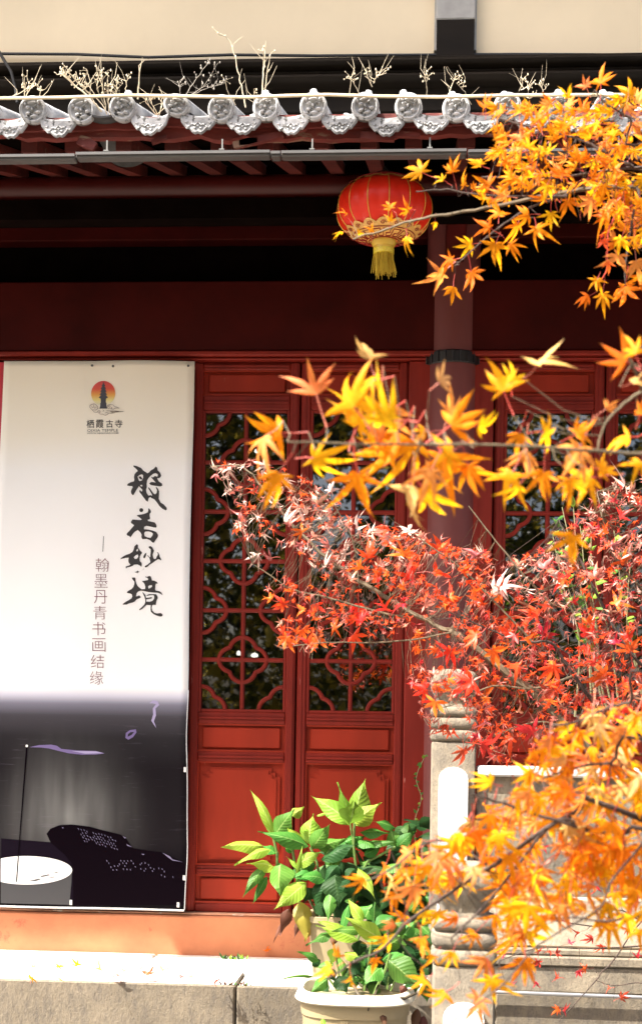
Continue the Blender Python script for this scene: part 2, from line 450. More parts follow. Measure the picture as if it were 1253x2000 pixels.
# round purlin beam under the rafters
YP = -0.72
za, zb2 = UZ(300, 345, YP), UZ(300, 395, YP)
rp = (za - zb2) / 2
m = MB(); m.tube([(XL, YP, (za + zb2) / 2), (XR, YP, (za + zb2) / 2)], rp, 20); m.build('eave_purlin', surf('shaded_red_gloss', (.07, .006, .0045), .2, 5, .4, .15, 30, .003, stretch=(.4, 1, 1)), hall, smooth=True)  # purlin red darkened too, eave shade mixed into its base colour
m = MB(); m.box(XL, XR, YP - 0.05, YP + 0.05, zb2 - 0.09, zb2 - 0.004); m.build('purlin_board', SHADE_BLACK, hall)
# metal strip under the eave, in lengths with clips
YG = YE + 0.02
for pa, pb3 in (((-800, 318), (-152, 313)), ((-150, 312), (149, 309)), ((151, 306), (528, 302)), ((530, 304), (548, 303.6)), ((550, 303.5), (910, 299)), ((913, 301), (1300, 297)), ((1302, 297), (2000, 290))):
    a, b = U(*pa, YG), U(*pb3, YG)
    a.z = b.z = (a.z + b.z) / 2 if pa[0] > 100 else b.z
    m = MB(); h = 0.0125
    m.box(a.x, b.x, YG - 0.02, YG + 0.03, a.z - h, a.z + h, 0.004)
    m.box(a.x, b.x, YG - 0.028, YG - 0.0215, a.z - h * 0.2, a.z + h * 0.65)
    st = m.build('metal_strip', METAL, hall)
    xx = a.x + 0.12
    while xx < b.x - 0.05:
        q = MB(); q.box(xx - .010, xx + .010, YG - .022, YG + .012, a.z + h + 0.0005, a.z + h + .005); q.box(xx - .003, xx + .003, YG - .004, YG + .003, a.z + h + .0055, a.z + h + .05); q.build('clip', plain('clip_metal', (.18, .18, .17), .5) if 'clip_metal' not in bpy.data.materials else bpy.data.materials['clip_metal'], st)
        xx += 0.46
# ---- roof tiles: cover tiles with round caps, drip tiles between
def cap_mesh(seed):
    r = random.Random(seed); m = MB(); R0 = 0.054
    m.lathe([(0.001, -0.004), (R0 * .72, -0.003), (R0 * .76, -0.010), (R0 * .83, -0.013), (R0 * .88, -0.006), (R0 * .95, -0.009), (R0, -0.003), (R0, 0.02), (R0 * .8, 0.022)], (0, 0, 0), 28, 'y', cap=False)
    # beast-face relief: brow, eyes, nose, jaw
    def blob(x, z, rx, rz, h=0.016):
        m.lathe([(1, 0), (.85, -.55), (.5, -.9), (.02, -1)], (0, 0, 0), 9, 'y', cap=False)
        for q in m.v[-36:]:
            q.x = x + q.x * rx; q.z = z + q.z * rz; q.y = -0.003 + q.y * h
    blob(-.017, .010, .011, .008); blob(.017, .010, .011, .008); blob(0, .0, .009, .012, .014); blob(0, .026, .02, .006)
    blob(-.02, -.012, .012, .007); blob(.02, -.012, .012, .007); blob(0, -.024, .017, .006, .012); blob(-.026, .024, .006, .008); blob(.026, .024, .006, .008)
    for i in range(4): blob(r.uniform(-.03, .03), r.uniform(-.03, .03), .005, .004)
    return m
CAPS = [65, 160, 240, 345, 432, 520, 612, 713, 797, 890, 990, 1090, 1187]
CAPY = [215, 216, 211, 206, 213, 210, 208, 208, 209, 211, 208, 207, 208]
for i in range(1, 9):
    CAPS.append(1187 + 97 * i); CAPY.append(206)
    CAPS.insert(0, 65 - 97 * i if i > 1 else -32); CAPY.insert(0, 217)
tube_d = 2.1
SLV = Vector((0, math.cos(R(17)), math.sin(R(17))))
cover_proto = None; drip_proto = None
for i, (px, py) in enumerate(zip(CAPS, CAPY)):
    p = U(px, py, YE)
    if p.x < XL or p.x > XR: continue
    flat = abs(px - 345) < 3
    if cover_proto is None:
        m = MB(); arc = [(0.052 * math.cos(a), 0.052 * math.sin(a)) for a in [math.pi * k / 10 - .35 * (1 - k / 5) for k in range(11)]]
        L = 7
        vs = []; n = len(arc)
        for s_ in range(L + 1):
            o_ = SLV * (tube_d * s_ / L) + Vector((0, .02, 0))
            for q, (ax, az) in enumerate(arc): vs.append(o_ + Vector((ax, 0, az)))
        fs = [(s_ * n + q, s_ * n + q + 1, (s_ + 1) * n + q + 1, (s_ + 1) * n + q) for s_ in range(L) for q in range(n - 1)]
        m.add(vs, fs)
        cover_proto = m.build('cover_tile', TILE, hall, smooth=True, loc=None)
        cover_proto.location = p
        cm = [cap_mesh(s_).mesh('tile_cap', TILE_PALE, smooth=True) for s_ in range(3)]
        nm = MB(); nm.lathe([(.016, 0), (.018, .015), (.018, .03), (.013, .045), (.004, .05)], (0, .05, .052), 10, 'z'); nm = nm.mesh('tile_nail', TILE_PALE, smooth=True)
        o = cover_proto
    else:
        o = cover_proto.copy(); col.objects.link(o); o.parent = hall; o.location = p
    c = bpy.data.objects.new('tile_cap', cm[i % 3]); col.objects.link(c); c.parent = o
    c.rotation_euler = (R(rnd.uniform(2, 10)), R(rnd.uniform(-25, 25)), R(rnd.uniform(-6, 6)))
    if flat: c.scale = (1, 1, .8)
    if abs(px - 160) > 9 and abs(px - 345) > 9 and abs(px - 65) > 9 and abs(px - 432) > 9:
        c = bpy.data.objects.new('tile_nail', nm); col.objects.link(c); c.parent = o; c.rotation_euler = (R(-8), R(rnd.uniform(-14, 14)), 0)
        c.location = (rnd.uniform(-.006, .012), 0, rnd.uniform(-.008, .006))
def drip_mesh(dark):
    m = MB(); W = 0.084; n = 14
    arc = []
    for k in range(n + 1):
        a = math.pi * (1.0 + k / n)
        arc.append((W * math.cos(a), 0.040 * math.sin(a)))
    # trough going back under the covers
    vs = [];
    for s_ in range(5):
        o_ = SLV * (1.9 * s_ / 4)
        for ax, az in arc: vs.append(o_ + Vector((ax, 0.01, az)))
    nn = n + 1
    m.add(vs, [(s_ * nn + q, s_ * nn + q + 1, (s_ + 1) * nn + q + 1, (s_ + 1) * nn + q) for s_ in range(4) for q in range(n)])
    # hanging scalloped face
    out = []
    for k in range(n + 1):
        u_ = -1 + 2 * k / n
        z = -0.055 - 0.046 * (1 - abs(u_)) ** 0.75 - 0.010 * abs(math.sin(u_ * math.pi * 2.5)) + (0.045 if abs(u_) > .999 else 0.018 * (abs(u_) ** 3))
        out.append((W * u_ * 0.96, z))
    front = arc[0:1] + out[1:-1] + arc[-1:]
    ring = [(x_, z_) for x_, z_ in front] + [(x_, z_ + .004) for x_, z_ in arc[::-1][1:-1]]
    m.prism_y(ring, -0.004, 0.008)
    # raised rim and leaf relief
    m.tube([(x_ * .93, -.005, z_ + .006) for x_, z_ in out], .0028, 4)
    r = random.Random(5)
    for k in range(9):
        u_ = -0.7 + 1.4 * k / 8
        z_ = -0.058 - .018 * (1 - abs(u_)) - (k % 2) * .012
        m.tube([(W * u_ * .8 - .009, -.004, z_ + .006), (W * u_ * .8, -.0075, z_), (W * u_ * .8 + .008, -.004, z_ + .005)], [.001, .0035, .001], 4)
    m.tube([(-.03, -.004, -.062), (-.012, -.008, -.072), (0, -.007, -.06), (.012, -.008, -.072), (.03, -.004, -.062)], .003, 4)
    return m
dm = [drip_mesh(0).mesh('drip_tile', TILE, smooth=False), drip_mesh(1).mesh('drip_tile', TILE_PALE, smooth=False)]
for i in range(len(CAPS) - 1):
    pxm = (CAPS[i] + CAPS[i + 1]) / 2
    p = U(pxm, 208 if pxm > 120 else 213, YE - 0.004)
    if p.x < XL or p.x > XR: continue
    if abs(pxm - 200) < 6:                       # the broken one: only the curved trough is left
        m = MB(); n = 12
        arc = [(0.08 * math.cos(math.pi * (1 + k / n)), 0.05 * math.sin(math.pi * (1 + k / n))) for k in range(n + 1)]
        ring = arc + [(a * 1.1, b * 1.15) for a, b in arc[::-1]]
        m.prism_y(ring, 0.0, .5); o = m.build('broken_drip_tile', TILE_DARK, hall); o.location = p; o.location.z += .012; tag(o, 'dark drip tile with its hanging face broken off')
        continue
    o = bpy.data.objects.new('drip_tile', dm[1 if i % 3 == 1 else 0]); col.objects.link(o); o.parent = hall
    o.location = p + Vector((0, rnd.uniform(0, .02), rnd.uniform(-.004, .004))); o.rotation_euler = (R(rnd.uniform(-.6, .6)), R(rnd.uniform(-5, 5)), R(rnd.uniform(-1.5, 1.5)))
    if pxm > 280 and (i % 2 == 0 or pxm > 600):  # lumps of mortar standing in the troughs
        q = MB(); q.lathe([(.026, 0), (.027, .012), (.02, .03), (.006, .036)], (0, 0, 0), 9, 'z')
        for v in q.v: v.x += rnd.uniform(-.003, .003); v.z += rnd.uniform(-.003, .003)
        c = q.build('mortar_lump', TILE_PALE, None, smooth=True); c.parent = o; c.location = (rnd.uniform(-.02, .03), .16, .005)
# ---- door plane
YD = 0.0
dA0, dA1, dB1 = UX(366, 1420, 0), UX(584, 1420, 0), UX(789, 1420, 0)
W = (dB1 - dA0) / 2
def z0(y): return UZ(480, y, 0)
zt, zbm = z0(708), z0(1783)
colx = UX(879, 1000, -0.1)
COLR = 0.128
# lintel, mouldings, plinth
MB().box(XL, XR, -0.06, 0.12, zl1, zl0, 0.006).build('lintel_beam', RED_SHADED, hall)
m = MB(); m.box(XL, XR, -0.075, 0.1, UZ(480, 694, -.075), zl1 - 0.003, 0.005); m.build('lintel_moulding', RED, hall)
m = MB(); m.box(XL, XR, -0.045, 0.1, zt + 0.002, UZ(480, 694, -.075) - 0.003, 0.004); m.build('lintel_moulding', RED, hall)
YPL = -0.07
m = MB(); m.box(XL, XR, YPL, 0.3, -0.02, zbm - 0.012, 0.008); m.build('plinth', STUCCO, hall)
m = MB(); m.box(XL, XR, YPL + 0.022, 0.2, zbm - 0.0105, zbm - 0.001, 0.003); m.build('plinth_cap', surf('peeling_sill', (.55, .28, .17), .25, 9, .8, .4, 40, .004, .58, (.7, .6, .5), 20, (.5, 1, 1)), hall)
# columns
MB().box(colx - .045, colx + .045, YP + .02, -.05, UZ(879, 470, -.4), UZ(879, 415, -.4), .008).build('tie_beam', RED_SHADED, hall)
MB().box(XL, XR, .02, .12, UZ(480, 468, .02), UZ(480, 440, .02), .006).build('frieze_rail', RED_SHADED, hall)
cproto = None
for cx in (colx, colx - (4 * W + 0.13 * 2 + COLR * 2), colx + (4 * W + 0.52)):
    m = MB(); m.lathe([(COLR, 0.0), (COLR, 3.7)], (0, 0, 0), 32, cap=True)
    c = m.build('column', COLUMN, hall, smooth=True); c.location = (cx, 0.03, 0)
    q = MB(); q.lathe([(COLR * 1.25, -.03), (COLR * 1.5, .04), (COLR * 1.25, .11)], (0, 0, 0), 28); b_ = q.build('column_base', STONE_POST, None, smooth=True); b_.parent = c
    # ribbed dark iron collar below the lintel
    q = MB(); zc0, zc1 = UZ(885, 706, -.11), UZ(885, 681, -.11)
    q.lathe([(COLR + .006, zc0), (COLR + .012, zc0 + .006), (COLR + .012, zc1 - .006), (COLR + .006, zc1)], (0, 0, 0), 32, cap=False)
    for k in range(24):
        a = 2 * math.pi * k / 24
        p = Vector((math.cos(a), math.sin(a), 0)) * (COLR + .014)
        q.tube([p + Vector((0, 0, zc0 + .004)), p + Vector((0, 0, zc1 - .004))], .006, 5)
    b_ = q.build('column_collar', plain('black_iron', (.012, .008, .008), .45), None); b_.parent = c
for a, b in ((UX(790, 1200, -.02), colx - COLR * .8), (colx + COLR * .8, UX(960, 1000, -.02))):
    m = MB(); m.box(a + .002, b, -0.03, 0.1, zbm, zt, 0.006); m.box(b - .03 if a < colx else a, b if a < colx else a + .03, -0.038, -0.031, zbm, zt)
    m.build('door_jamb', RED, hall)
# ---- door leaves
zr = {k: z0(v) for k, v in dict(p0t=722, p0b=772, gt=800, gb=1391, p1t=1414, p1b=1469, p2t=1488, p2b=1692, p3t=1710, p3b=1766).items()}
ST = 0.050
def pframe(m, x0, x1, za_, zb_, wd, y0, y1, notch=0.0):
    # a raised moulding running round a rectangle (or one with stepped corners)
    pass
def make_door():
    m = MB(); g_ = 0.004
    m.box(g_, ST, 0, .05, zbm, zt, .006); m.box(W - ST, W - g_, 0, .05, zbm, zt, .006)
    for a, b in ((zt, zr['p0t']), (zr['p0b'], zr['gt']), (zr['gb'], zr['p1t']), (zr['p1b'], zr['p2t']), (zr['p2b'], zr['p3t']), (zr['p3b'], zbm)):
        m.box(ST + .0004, W - ST - .0004, .003, .047, b, a, .005)
        if a - b < .07 and b > zbm + .01:        # narrow bead along each rail
            m.box(ST + .004, W - ST - .004, -.004, .0024, (a + b) / 2 - .007, (a + b) / 2 + .007, .003)
    # beads down the stiles
    for s_ in (ST * .45, W - ST * .45): m.box(s_ - .008, s_ + .008, -.005, -.0006, zbm + .002, zt - .002, .002)
    d = m.build('door', RED, hall)
    for nm_, a, b in (('p0', .025, 0), ('p1', .022, 0), ('p2', .03, 1), ('p3', .022, 0)):
        t_, b_ = zr[nm_ + 't'], zr[nm_ + 'b']; x0, x1 = ST, W - ST
        q = MB(); q.box(x0 - .002, x1 + .002, .030, .042, b_ - .002, t_ + .002)
        if not b:
            q.box(x0 + a, x1 - a, .014, .0298, b_ + .018, t_ - .018, .006)
            q.box(x0 + .0, x1 - .0, .010, .0296, t_ - .008, t_ - .0005); q.box(x0, x1, .010, .0296, b_ + .0005, b_ + .010)
        else:
            i_ = .022; s_ = .042
            X0, X1, Z0, Z1 = x0 + i_, x1 - i_, b_ + .03, t_ - .03
            ol = [(X0 + s_, Z0), (X1 - s_, Z0), (X1 - s_, Z0 + s_ * .5), (X1 - s_ * .55, Z0 + s_ * .5), (X1 - s_ * .55, Z0 + s_), (X1, Z0 + s_),
                  (X1, Z1 - s_), (X1 - s_ * .55, Z1 - s_), (X1 - s_ * .55, Z1 - s_ * .5), (X1 - s_, Z1 - s_ * .5), (X1 - s_, Z1), (X0 + s_, Z1),
                  (X0 + s_, Z1 - s_ * .5), (X0 + s_ * .55, Z1 - s_ * .5), (X0 + s_ * .55, Z1 - s_), (X0, Z1 - s_), (X0, Z0 + s_), (X0 + s_ * .55, Z0 + s_), (X0 + s_ * .55, Z0 + s_ * .5), (X0 + s_, Z0 + s_ * .5)]
            q.prism_y(ol, .018, .0298)
            cxx, czz = (X0 + X1) / 2, (Z0 + Z1) / 2
            q.prism_y([(cxx + (a_ - cxx) * .91, czz + (c_ - czz) * .955) for a_, c_ in ol], .0110, .0177)
            q.box(x0, x1, .010, .0296, t_ - .008, t_ - .0005); q.box(x0, x1, .010, .0296, b_ + .0005, b_ + .010)
            q.box(x0 + .0005, x0 + .008, .011, .0296, b_ + .0105, t_ - .0085); q.box(x1 - .008, x1 - .0005, .011, .0296, b_ + .0105, t_ - .0085)
        q.build('panel', RED_PANEL, None).parent = d
    x0, x1 = ST, W - ST; t_, b_ = zr['gt'], zr['gb']
    q = MB(); q.box(x0 - .004, x1 + .004, .030, .034, b_ - .004, t_ + .004); q.build('glass_pane', GLASS, None).parent = d
    # inner bead frame of the window
    q = MB()
    for a, b, c_, e_ in ((x0, x0 + .014, b_, t_), (x1 - .014, x1, b_, t_), (x0 + .0145, x1 - .0145, t_ - .014, t_), (x0 + .0145, x1 - .0145, b_, b_ + .014)): q.box(a, b, .006, .028, c_, e_, .003)
    q.build('window_bead', RED, None).parent = d
    xi0, xi1 = x0 + .014, x1 - .014; cx = (xi0 + xi1) / 2
    zrows = [t_ - .014 - (t_ - b_ - .028) * k / 6 for k in range(7)]
    bw = .0112
    def bar(pts, closed=False, name='lattice_bar', yy=.016, jit=0):
        q = MB(); q.tube([(p[0], yy, p[1]) for p in pts], bw, 8, closed=closed); q.build(name, RED, None, smooth=True).parent = d
    bar([(cx, zrows[0] - .001), (cx, zrows[6] + .001)], yy=.0165)
    RX, RZ = (xi1 - xi0) * .295, (zrows[0] - zrows[1]) * .46
    def quad(sx, sz):                            # one quarter of a four-lobed ring, from top to side
        P, D, Q = Vector((0, 1)), Vector((.54, .54)), Vector((1, 0)); out = []
        for A, B in ((P, D), (D, Q)):
            dd = B - A; nn = Vector((-dd.y, dd.x)); nn = -nn if nn.dot(A + B) < 0 else nn
            for k in range(6):
                t2 = k / 5
                out.append(A + dd * t2 + nn * (.30 * 4 * t2 * (1 - t2) * .55))
        return [Vector((sx * p.x * RX, sz * p.y * RZ)) for p in out]
    for k in range(1, 6): bar([(xi0 + .001, zrows[k]), (xi1 - .001, zrows[k])], yy=.015)
    def foil(c0, c1, quads):
        pts = []
        for sx, sz in quads:
            qd = quad(sx, sz)
            if (sx > 0) != (sz > 0): qd = qd[::-1]
            pts += qd if not pts else qd[1:]
        full = len(quads) == 4
        if full: pts = pts[:-1]
        bar([(c0 + p.x, c1 + p.y) for p in pts], closed=full, name='lattice_scroll', yy=.0145)
    order = [(1, 1), (1, -1), (-1, -1), (-1, 1)]
    for k in (1, 3, 5): foil(cx, zrows[k], order)
    for k in (2, 4): foil(xi0, zrows[k], order[:2]); foil(xi1, zrows[k], order[2:])
    foil(xi0, zrows[0], [(1, -1)]); foil(xi1, zrows[0], [(-1, -1)]); foil(xi0, zrows[6], [(1, 1)]); foil(xi1, zrows[6], [(-1, 1)])
    return d
door0 = make_door(); door0.location = (dA0, YD, 0)
dC = UX(961, 1000, 0)
for k, xx in enumerate((dA0 + W, dA0 - W, dA0 - 2 * W, dC, dC + W, dC + 2 * W, dC + 3 * W, *(colx - (4 * W + 0.26 + COLR * 2) - COLR - .14 - k_ * W for k_ in (1, 2)))):
    o = dup(door0, hall); o.location = (xx, YD, 0)
# dim things inside, seen through the panes
lampm, t, b = newmat('lamp_glow'); b.inputs['Emission Color'].default_value = (1, .97, .9, 1); b.inputs['Emission Strength'].default_value = 1.6
for px, py, r_ in ((502, 882, .018), (466, 1277, .014), (497, 1281, .024)):
    p = U(px, py, 1.9)
    q = MB(); q.lathe([(.004, .02), (r_ * .8, .012), (r_, .0), (r_ * .7, -.008), (.003, -.010)], (0, 0, 0), 14)
    o = q.build('hanging_lamp', lampm, None, smooth=True); o.location = p
    MB().tube([(0, 0, .02), (0, 0, 3.72 - p.z)], .006, 5).build('lamp_cord', SHADE_BLACK, None).parent = o
    tag(o, {502: 'small white lamp glowing behind the upper panes of left door', 466: 'small lamp glowing low behind left door, left of its pair', 497: 'wider lamp glowing low behind left door, right of its pair'}[px], 'lamp', 'lamps lit inside the hall')
# pierced screen inside, light through its holes put in as glowing dots
scm, t, b = newmat('pierced_screen_board')
tc = nd(t, 'ShaderNodeTexCoord'); vo = nd(t, 'ShaderNodeTexVoronoi'); vo.inputs['Scale'].default_value = 42; vo.inputs['Randomness'].default_value = 0.0
t.links.new(tc.outputs['Object'], vo.inputs['Vector'])
dots = ramp(t, vo.outputs['Distance'], [(0.16, 1), (0.24, 0)])
brk = ramp(t, noise(t, 3.3, 1, .4, (1, 1, .35)), [(0.52, 0), (0.60, 1)])
mm = nd(t, 'ShaderNodeMath', operation='MULTIPLY'); t.links.new(dots, mm.inputs[0]); t.links.new(brk, mm.inputs[1])
mm2 = nd(t, 'ShaderNodeMath', operation='MULTIPLY'); mm2.inputs[1].default_value = 1.6; t.links.new(mm.outputs[0], mm2.inputs[0])
b.inputs['Base Color'].default_value = (.02, .015, .012, 1); b.inputs['Emission Color'].default_value = (1, .97, .92, 1); t.links.new(mm2.outputs[0], b.inputs['Emission Strength'])
a_, b_ = U(385, 1320, .6), U(790, 1500, .6)
o = MB().box(a_.x, b_.x, .588, .612, 0.05, a_.z, .002).build('pierced_screen', scm, None, loc=(0, .6, 0))
tag(o, 'dark pierced screen with rows of glowing dots as holes inside the doors', 'screen')
bl = surf('bamboo_blind', (.30, .22, .10), .35, 3, .7, .3, 90, .004, stretch=(.4, 1, 26))
a_, b_ = U(1168, 800, .25), U(1300, 1400, .25)
o = thing('bamboo_blind', (0, .25, 0), 'tan bamboo blind hanging inside right door', 'blind')
k = 0; zz_ = a_.z
sm = MB().box(a_.x, a_.x + .6, -.004, .004, 0, .0125).mesh('blind_slat', bl)
while zz_ > b_.z:
    q = bpy.data.objects.new('slat', sm); col.objects.link(q); q.parent = o; q.location = (0, rnd.uniform(-.001, .001), zz_); zz_ -= .014

# ================================================================ banner
YBN = -0.085
bt = UZ(180, 705, YBN); bb = UZ(180, 1772, YBN)
bx0, bx1 = UX(-8, 900, YBN), UX(370, 1200, YBN)
def wave(x, z):                                  # gentle buckles of the hanging sheet
    u_ = (x - bx0) / (bx1 - bx0); v_ = (bt - z) / (bt - bb)
    y = 0.008 * math.sin(u_ * 7 + v_ * 3) + 0.006 * math.sin(v_ * 11 + u_ * 2) + .005 * math.sin(v_ * 23) * max(0, u_ - .7)
    y -= 0.010 * max(0, 1 - v_ * 9) * abs(math.sin(u_ * math.pi * 2))
    return y
def edge(x, z):                                  # right and left edges wander a little
    v_ = (bt - z) / (bt - bb)
    u_ = (x - bx0) / (bx1 - bx0)
    return x + u_ ** 3 * (0.004 * math.sin(v_ * 9 + 1) - 0.010 * math.exp(-((v_ - .68) / .07) ** 2) + .006 * math.exp(-((v_ - .9) / .05) ** 2)) + (1 - u_) ** 4 * (.034 * max(0, 1 - v_ * 3))
def BP(x, z, off=0.0): return Vector((edge(x, z), YBN + wave(x, z) - off, z))
def PX(px, py, off=0.0015):
    p = U(px, py, YBN); return BP(p.x, p.z, off)
bm_, t, b = newmat('printed_shaded_vinyl')
tc = nd(t, 'ShaderNodeTexCoord'); sp = nd(t, 'ShaderNodeSeparateXYZ'); t.links.new(tc.outputs['Object'], sp.inputs[0])
def mrange(sock, a, b2, c=0., d=1.):
    n = nd(t, 'ShaderNodeMapRange'); n.inputs[1].default_value = a; n.inputs[2].default_value = b2; n.inputs[3].default_value = c; n.inputs[4].default_value = d
    t.links.new(sock, n.inputs[0]); return n.outputs[0]
H = bt - bb
v = mrange(sp.outputs['Z'], 0, H, 1, 0)          # 0 top, 1 bottom
fv = lambda y: (y - 705) / 1067.0
base = ramp(t, v, [(0, (.90, .82, .68)), (fv(850), (.92, .87, .76)), (fv(920), (.93, .92, .90)), (fv(1342), (.93, .93, .93)), (fv(1358), (.60, .60, .70)), (fv(1374), (.20, .195, .25)), (fv(1398), (.06, .056, .066)), (fv(1440), (.022, .020, .023)),  # cream head: eave shade and warm bounce put into the sheet's colour
                   (fv(1500), (.010, .008, .010)), (fv(1640), (.011, .009, .011)), (fv(1700), (.003, .002, .004)), (1, (.003, .002, .003))])
# pale grey mist printed in the dark part
cmb = nd(t, 'ShaderNodeCombineXYZ'); t.links.new(mrange(sp.outputs['X'], bx0 - .10, bx0 + .86, -1, 1), cmb.inputs[0]); t.links.new(mrange(v, fv(1390), fv(1800), -1, 1), cmb.inputs[1])
for s_ in cmb.inputs: pass
gr = nd(t, 'ShaderNodeTexGradient', gradient_type='SPHERICAL'); t.links.new(cmb.outputs[0], gr.inputs[0])
gp = nd(t, 'ShaderNodeMath', operation='POWER'); gp.inputs[1].default_value = 1.9; t.links.new(gr.outputs['Fac'], gp.inputs[0])
mist = nd(t, 'ShaderNodeMath', operation='MULTIPLY'); t.links.new(gp.outputs[0], mist.inputs[0])
t.links.new(ramp(t, noise(t, 9, 2, .5, (1.5, 1, .25)), [(.3, .55), (.7, 1)]), mist.inputs[1])
cc = mixc(t, mist.outputs[0], base, (.21, .21, .205))
# short brushy streaks across
stx = ramp(t, noise(t, 30, 3, .6, (.25, 1, 3)), [(.62, 0), (.8, .12)])
stm = nd(t, 'ShaderNodeMath', operation='MULTIPLY'); t.links.new(stx, stm.inputs[0]); t.links.new(mrange(v, fv(1370), fv(1420)), stm.inputs[1])
cc = mixc(t, stm.outputs[0], cc, (.3, .25, .35))
t.links.new(cc, b.inputs['Base Color']); b.inputs['Roughness'].default_value = .55; b.inputs['Specular IOR Level'].default_value = .04
bump(t, b, noise(t, 5, 3, .5, (1, 1, .6)), .25, .006)
banner = thing('banner', (0, YBN, bb), 'tall white and dark printed banner hung over the left doors', 'banner')
m = MB(); nx, nz = 24, 90
for j in range(nz + 1):
    for i in range(nx + 1): m.v.append(BP(lerp(bx0, bx1, i / nx), lerp(bt, bb, j / nz)))
for j in range(nz):
    for i in range(nx):
        a = j * (nx + 1) + i; m.f.append([a, a + nx + 1, a + nx + 2, a + 1]); m.m.append(0)
sh = m.build('sheet', bm_, banner, smooth=True, fix=False)
sd = sh.modifiers.new('thick', 'SOLIDIFY'); sd.thickness = .002; sd.offset = -1.0
# white hem showing at the right edge and along the foot
m = MB(); HEM = plain('white_hem', (.72, .72, .72), .5)
m.tube([BP(bx1 + .002, lerp(bt, bb, k / 60)) for k in range(36, 61)], .0022, 5)
m.tube([BP(lerp(bx0, bx1, k / 20), bb - .004) for k in range(21)], .005, 5)
m.build('hem', HEM, banner)
INK = plain('black_ink', (.028, .025, .025), .55); PINK = plain('dusty_rose_ink', (.20, .07, .09), .55); GREYINK = plain('grey_ink', (.10, .10, .10), .55)
LAV = plain('lavender_print', (.15, .11, .27), .5); WHITEP = plain('white_print', (.82, .82, .82), .5); BLACKP = plain('black_print', (.003, .001, .003), .5, 0, .03)
PALELAV = plain('pale_lavender_print', (.36, .32, .52), .5)
def ink(name, mat_, loops_list, tf, off=.0016, each=False):
    m = MB()
    for loops in loops_list:
        m.poly([[tf(*p) for p in lp] for lp in loops], lambda a, b2: PX(a, b2, off))
        if each: m.build(name, mat_, banner, fix=False); m = MB()
    if not each:
        o = m.build(name, mat_, banner, fix=False)
        if len(loops_list) > 8: o['kind'] = 'stuff'
SC = 1253 / 110.0
TA = lambda x_, y_: (230 + x_ / SC, 900 + y_ / SC)
TB = lambda x_, y_: (230 + x_ / SC, 1050 + y_ / SC)
ban = [[(355,110),(430,125),(525,165),(575,225),(640,265),(665,285),(700,265),(745,215),(800,185),(850,130),(880,160),(890,215),(940,265),(968,325),(955,365),(925,390),(885,385),(890,420),(920,465),(985,510),(998,555),(950,575),(830,560),(740,545),(705,510),(750,475),(800,480),(850,490),(800,430),(770,400),(745,362),(790,375),(835,340),(870,360),(895,345),(890,300),(850,280),(800,290),(740,335),(690,390),(660,440),(650,520),(655,590),(637,650),(650,720),(690,780),(740,770),(772,785),(770,755),(730,690),(685,615),(690,595),(715,610),(760,670),(805,735),(840,752),(870,720),(880,660),(855,605),(858,580),(900,625),(925,680),(925,760),(920,850),(960,930),(1030,975),(1095,1045),(1100,1080),(1075,1105),(1000,1070),(930,1005),(880,930),(820,860),(750,830),(740,810),(700,830),(685,870),(685,915),(640,895),(590,830),(540,760),(490,700),(500,650),(530,685),(550,695),(558,650),(520,610),(480,570),(465,600),(430,650),(390,720),(365,765),(345,775),(315,740),(305,690),(320,640),(345,600),(335,570),(280,570),(225,560),(220,540),(250,510),(300,485),(370,465),(378,430),(370,370),(380,310),(420,260),(455,235),(420,190),(360,140)],
       [(450,360),(490,325),(540,308),(570,325),(572,380),(550,440),(500,460),(475,440)], [(505,548),(545,540),(560,560),(550,582),(515,570)]]
isl = [[(475,355),(525,358),(548,395),(560,425),(515,420),(485,395)]]
ruo = [[(690,1062),(720,1075),(748,1125),(745,1155),(720,1185),(718,1230),(732,1285),(715,1305),(680,1315),(680,1340),(740,1355),(830,1375),(862,1410),(875,1470),(865,1488),(820,1485),(740,1468),(650,1450),(600,1475),(595,1525),(700,1535),(800,1560),(870,1590),(905,1650),(908,1680),(880,1730),(850,1766),(820,1813),(800,1826),(770,1808),(730,1768),(660,1740),(560,1748),(540,1708),(545,1650),(520,1600),(460,1545),(400,1580),(360,1620),(320,1680),(300,1710),(265,1675),(245,1680),(213,1645),(230,1610),(280,1560),(340,1490),(380,1440),(310,1390),(310,1360),(345,1312),(440,1320),(520,1325),(550,1310),(500,1270),(445,1235),(445,1215),(480,1210),(540,1200),(620,1180),(680,1150),(690,1110)],
       [(600,1610),(625,1578),(700,1572),(760,1590),(795,1625),(780,1670),(740,1720),(680,1710),(610,1680)]]
dot = [[(535 + 44 * math.cos(2 * math.pi * k / 12), 1103 + 44 * math.sin(2 * math.pi * k / 12)) for k in range(12)]]
nv = [[(440,150),(465,170),(465,240),(485,250),(515,300),(550,325),(552,350),(520,390),(508,430),(500,480),(505,525),(540,560),(548,600),(540,655),(505,625),(450,600),(380,605),(350,630),(290,655),(230,665),(205,690),(195,680),(197,645),(260,630),(300,605),(260,560),(250,510),(262,450),(200,455),(130,472),(80,485),(85,465),(140,425),(200,390),(280,365),(340,325),(370,270),(385,200)],
      [(425,290),(450,255),(468,256),(465,300),(435,312)], [(370,440),(410,400),(455,378),(470,400),(468,440),(430,480),(390,475)]]
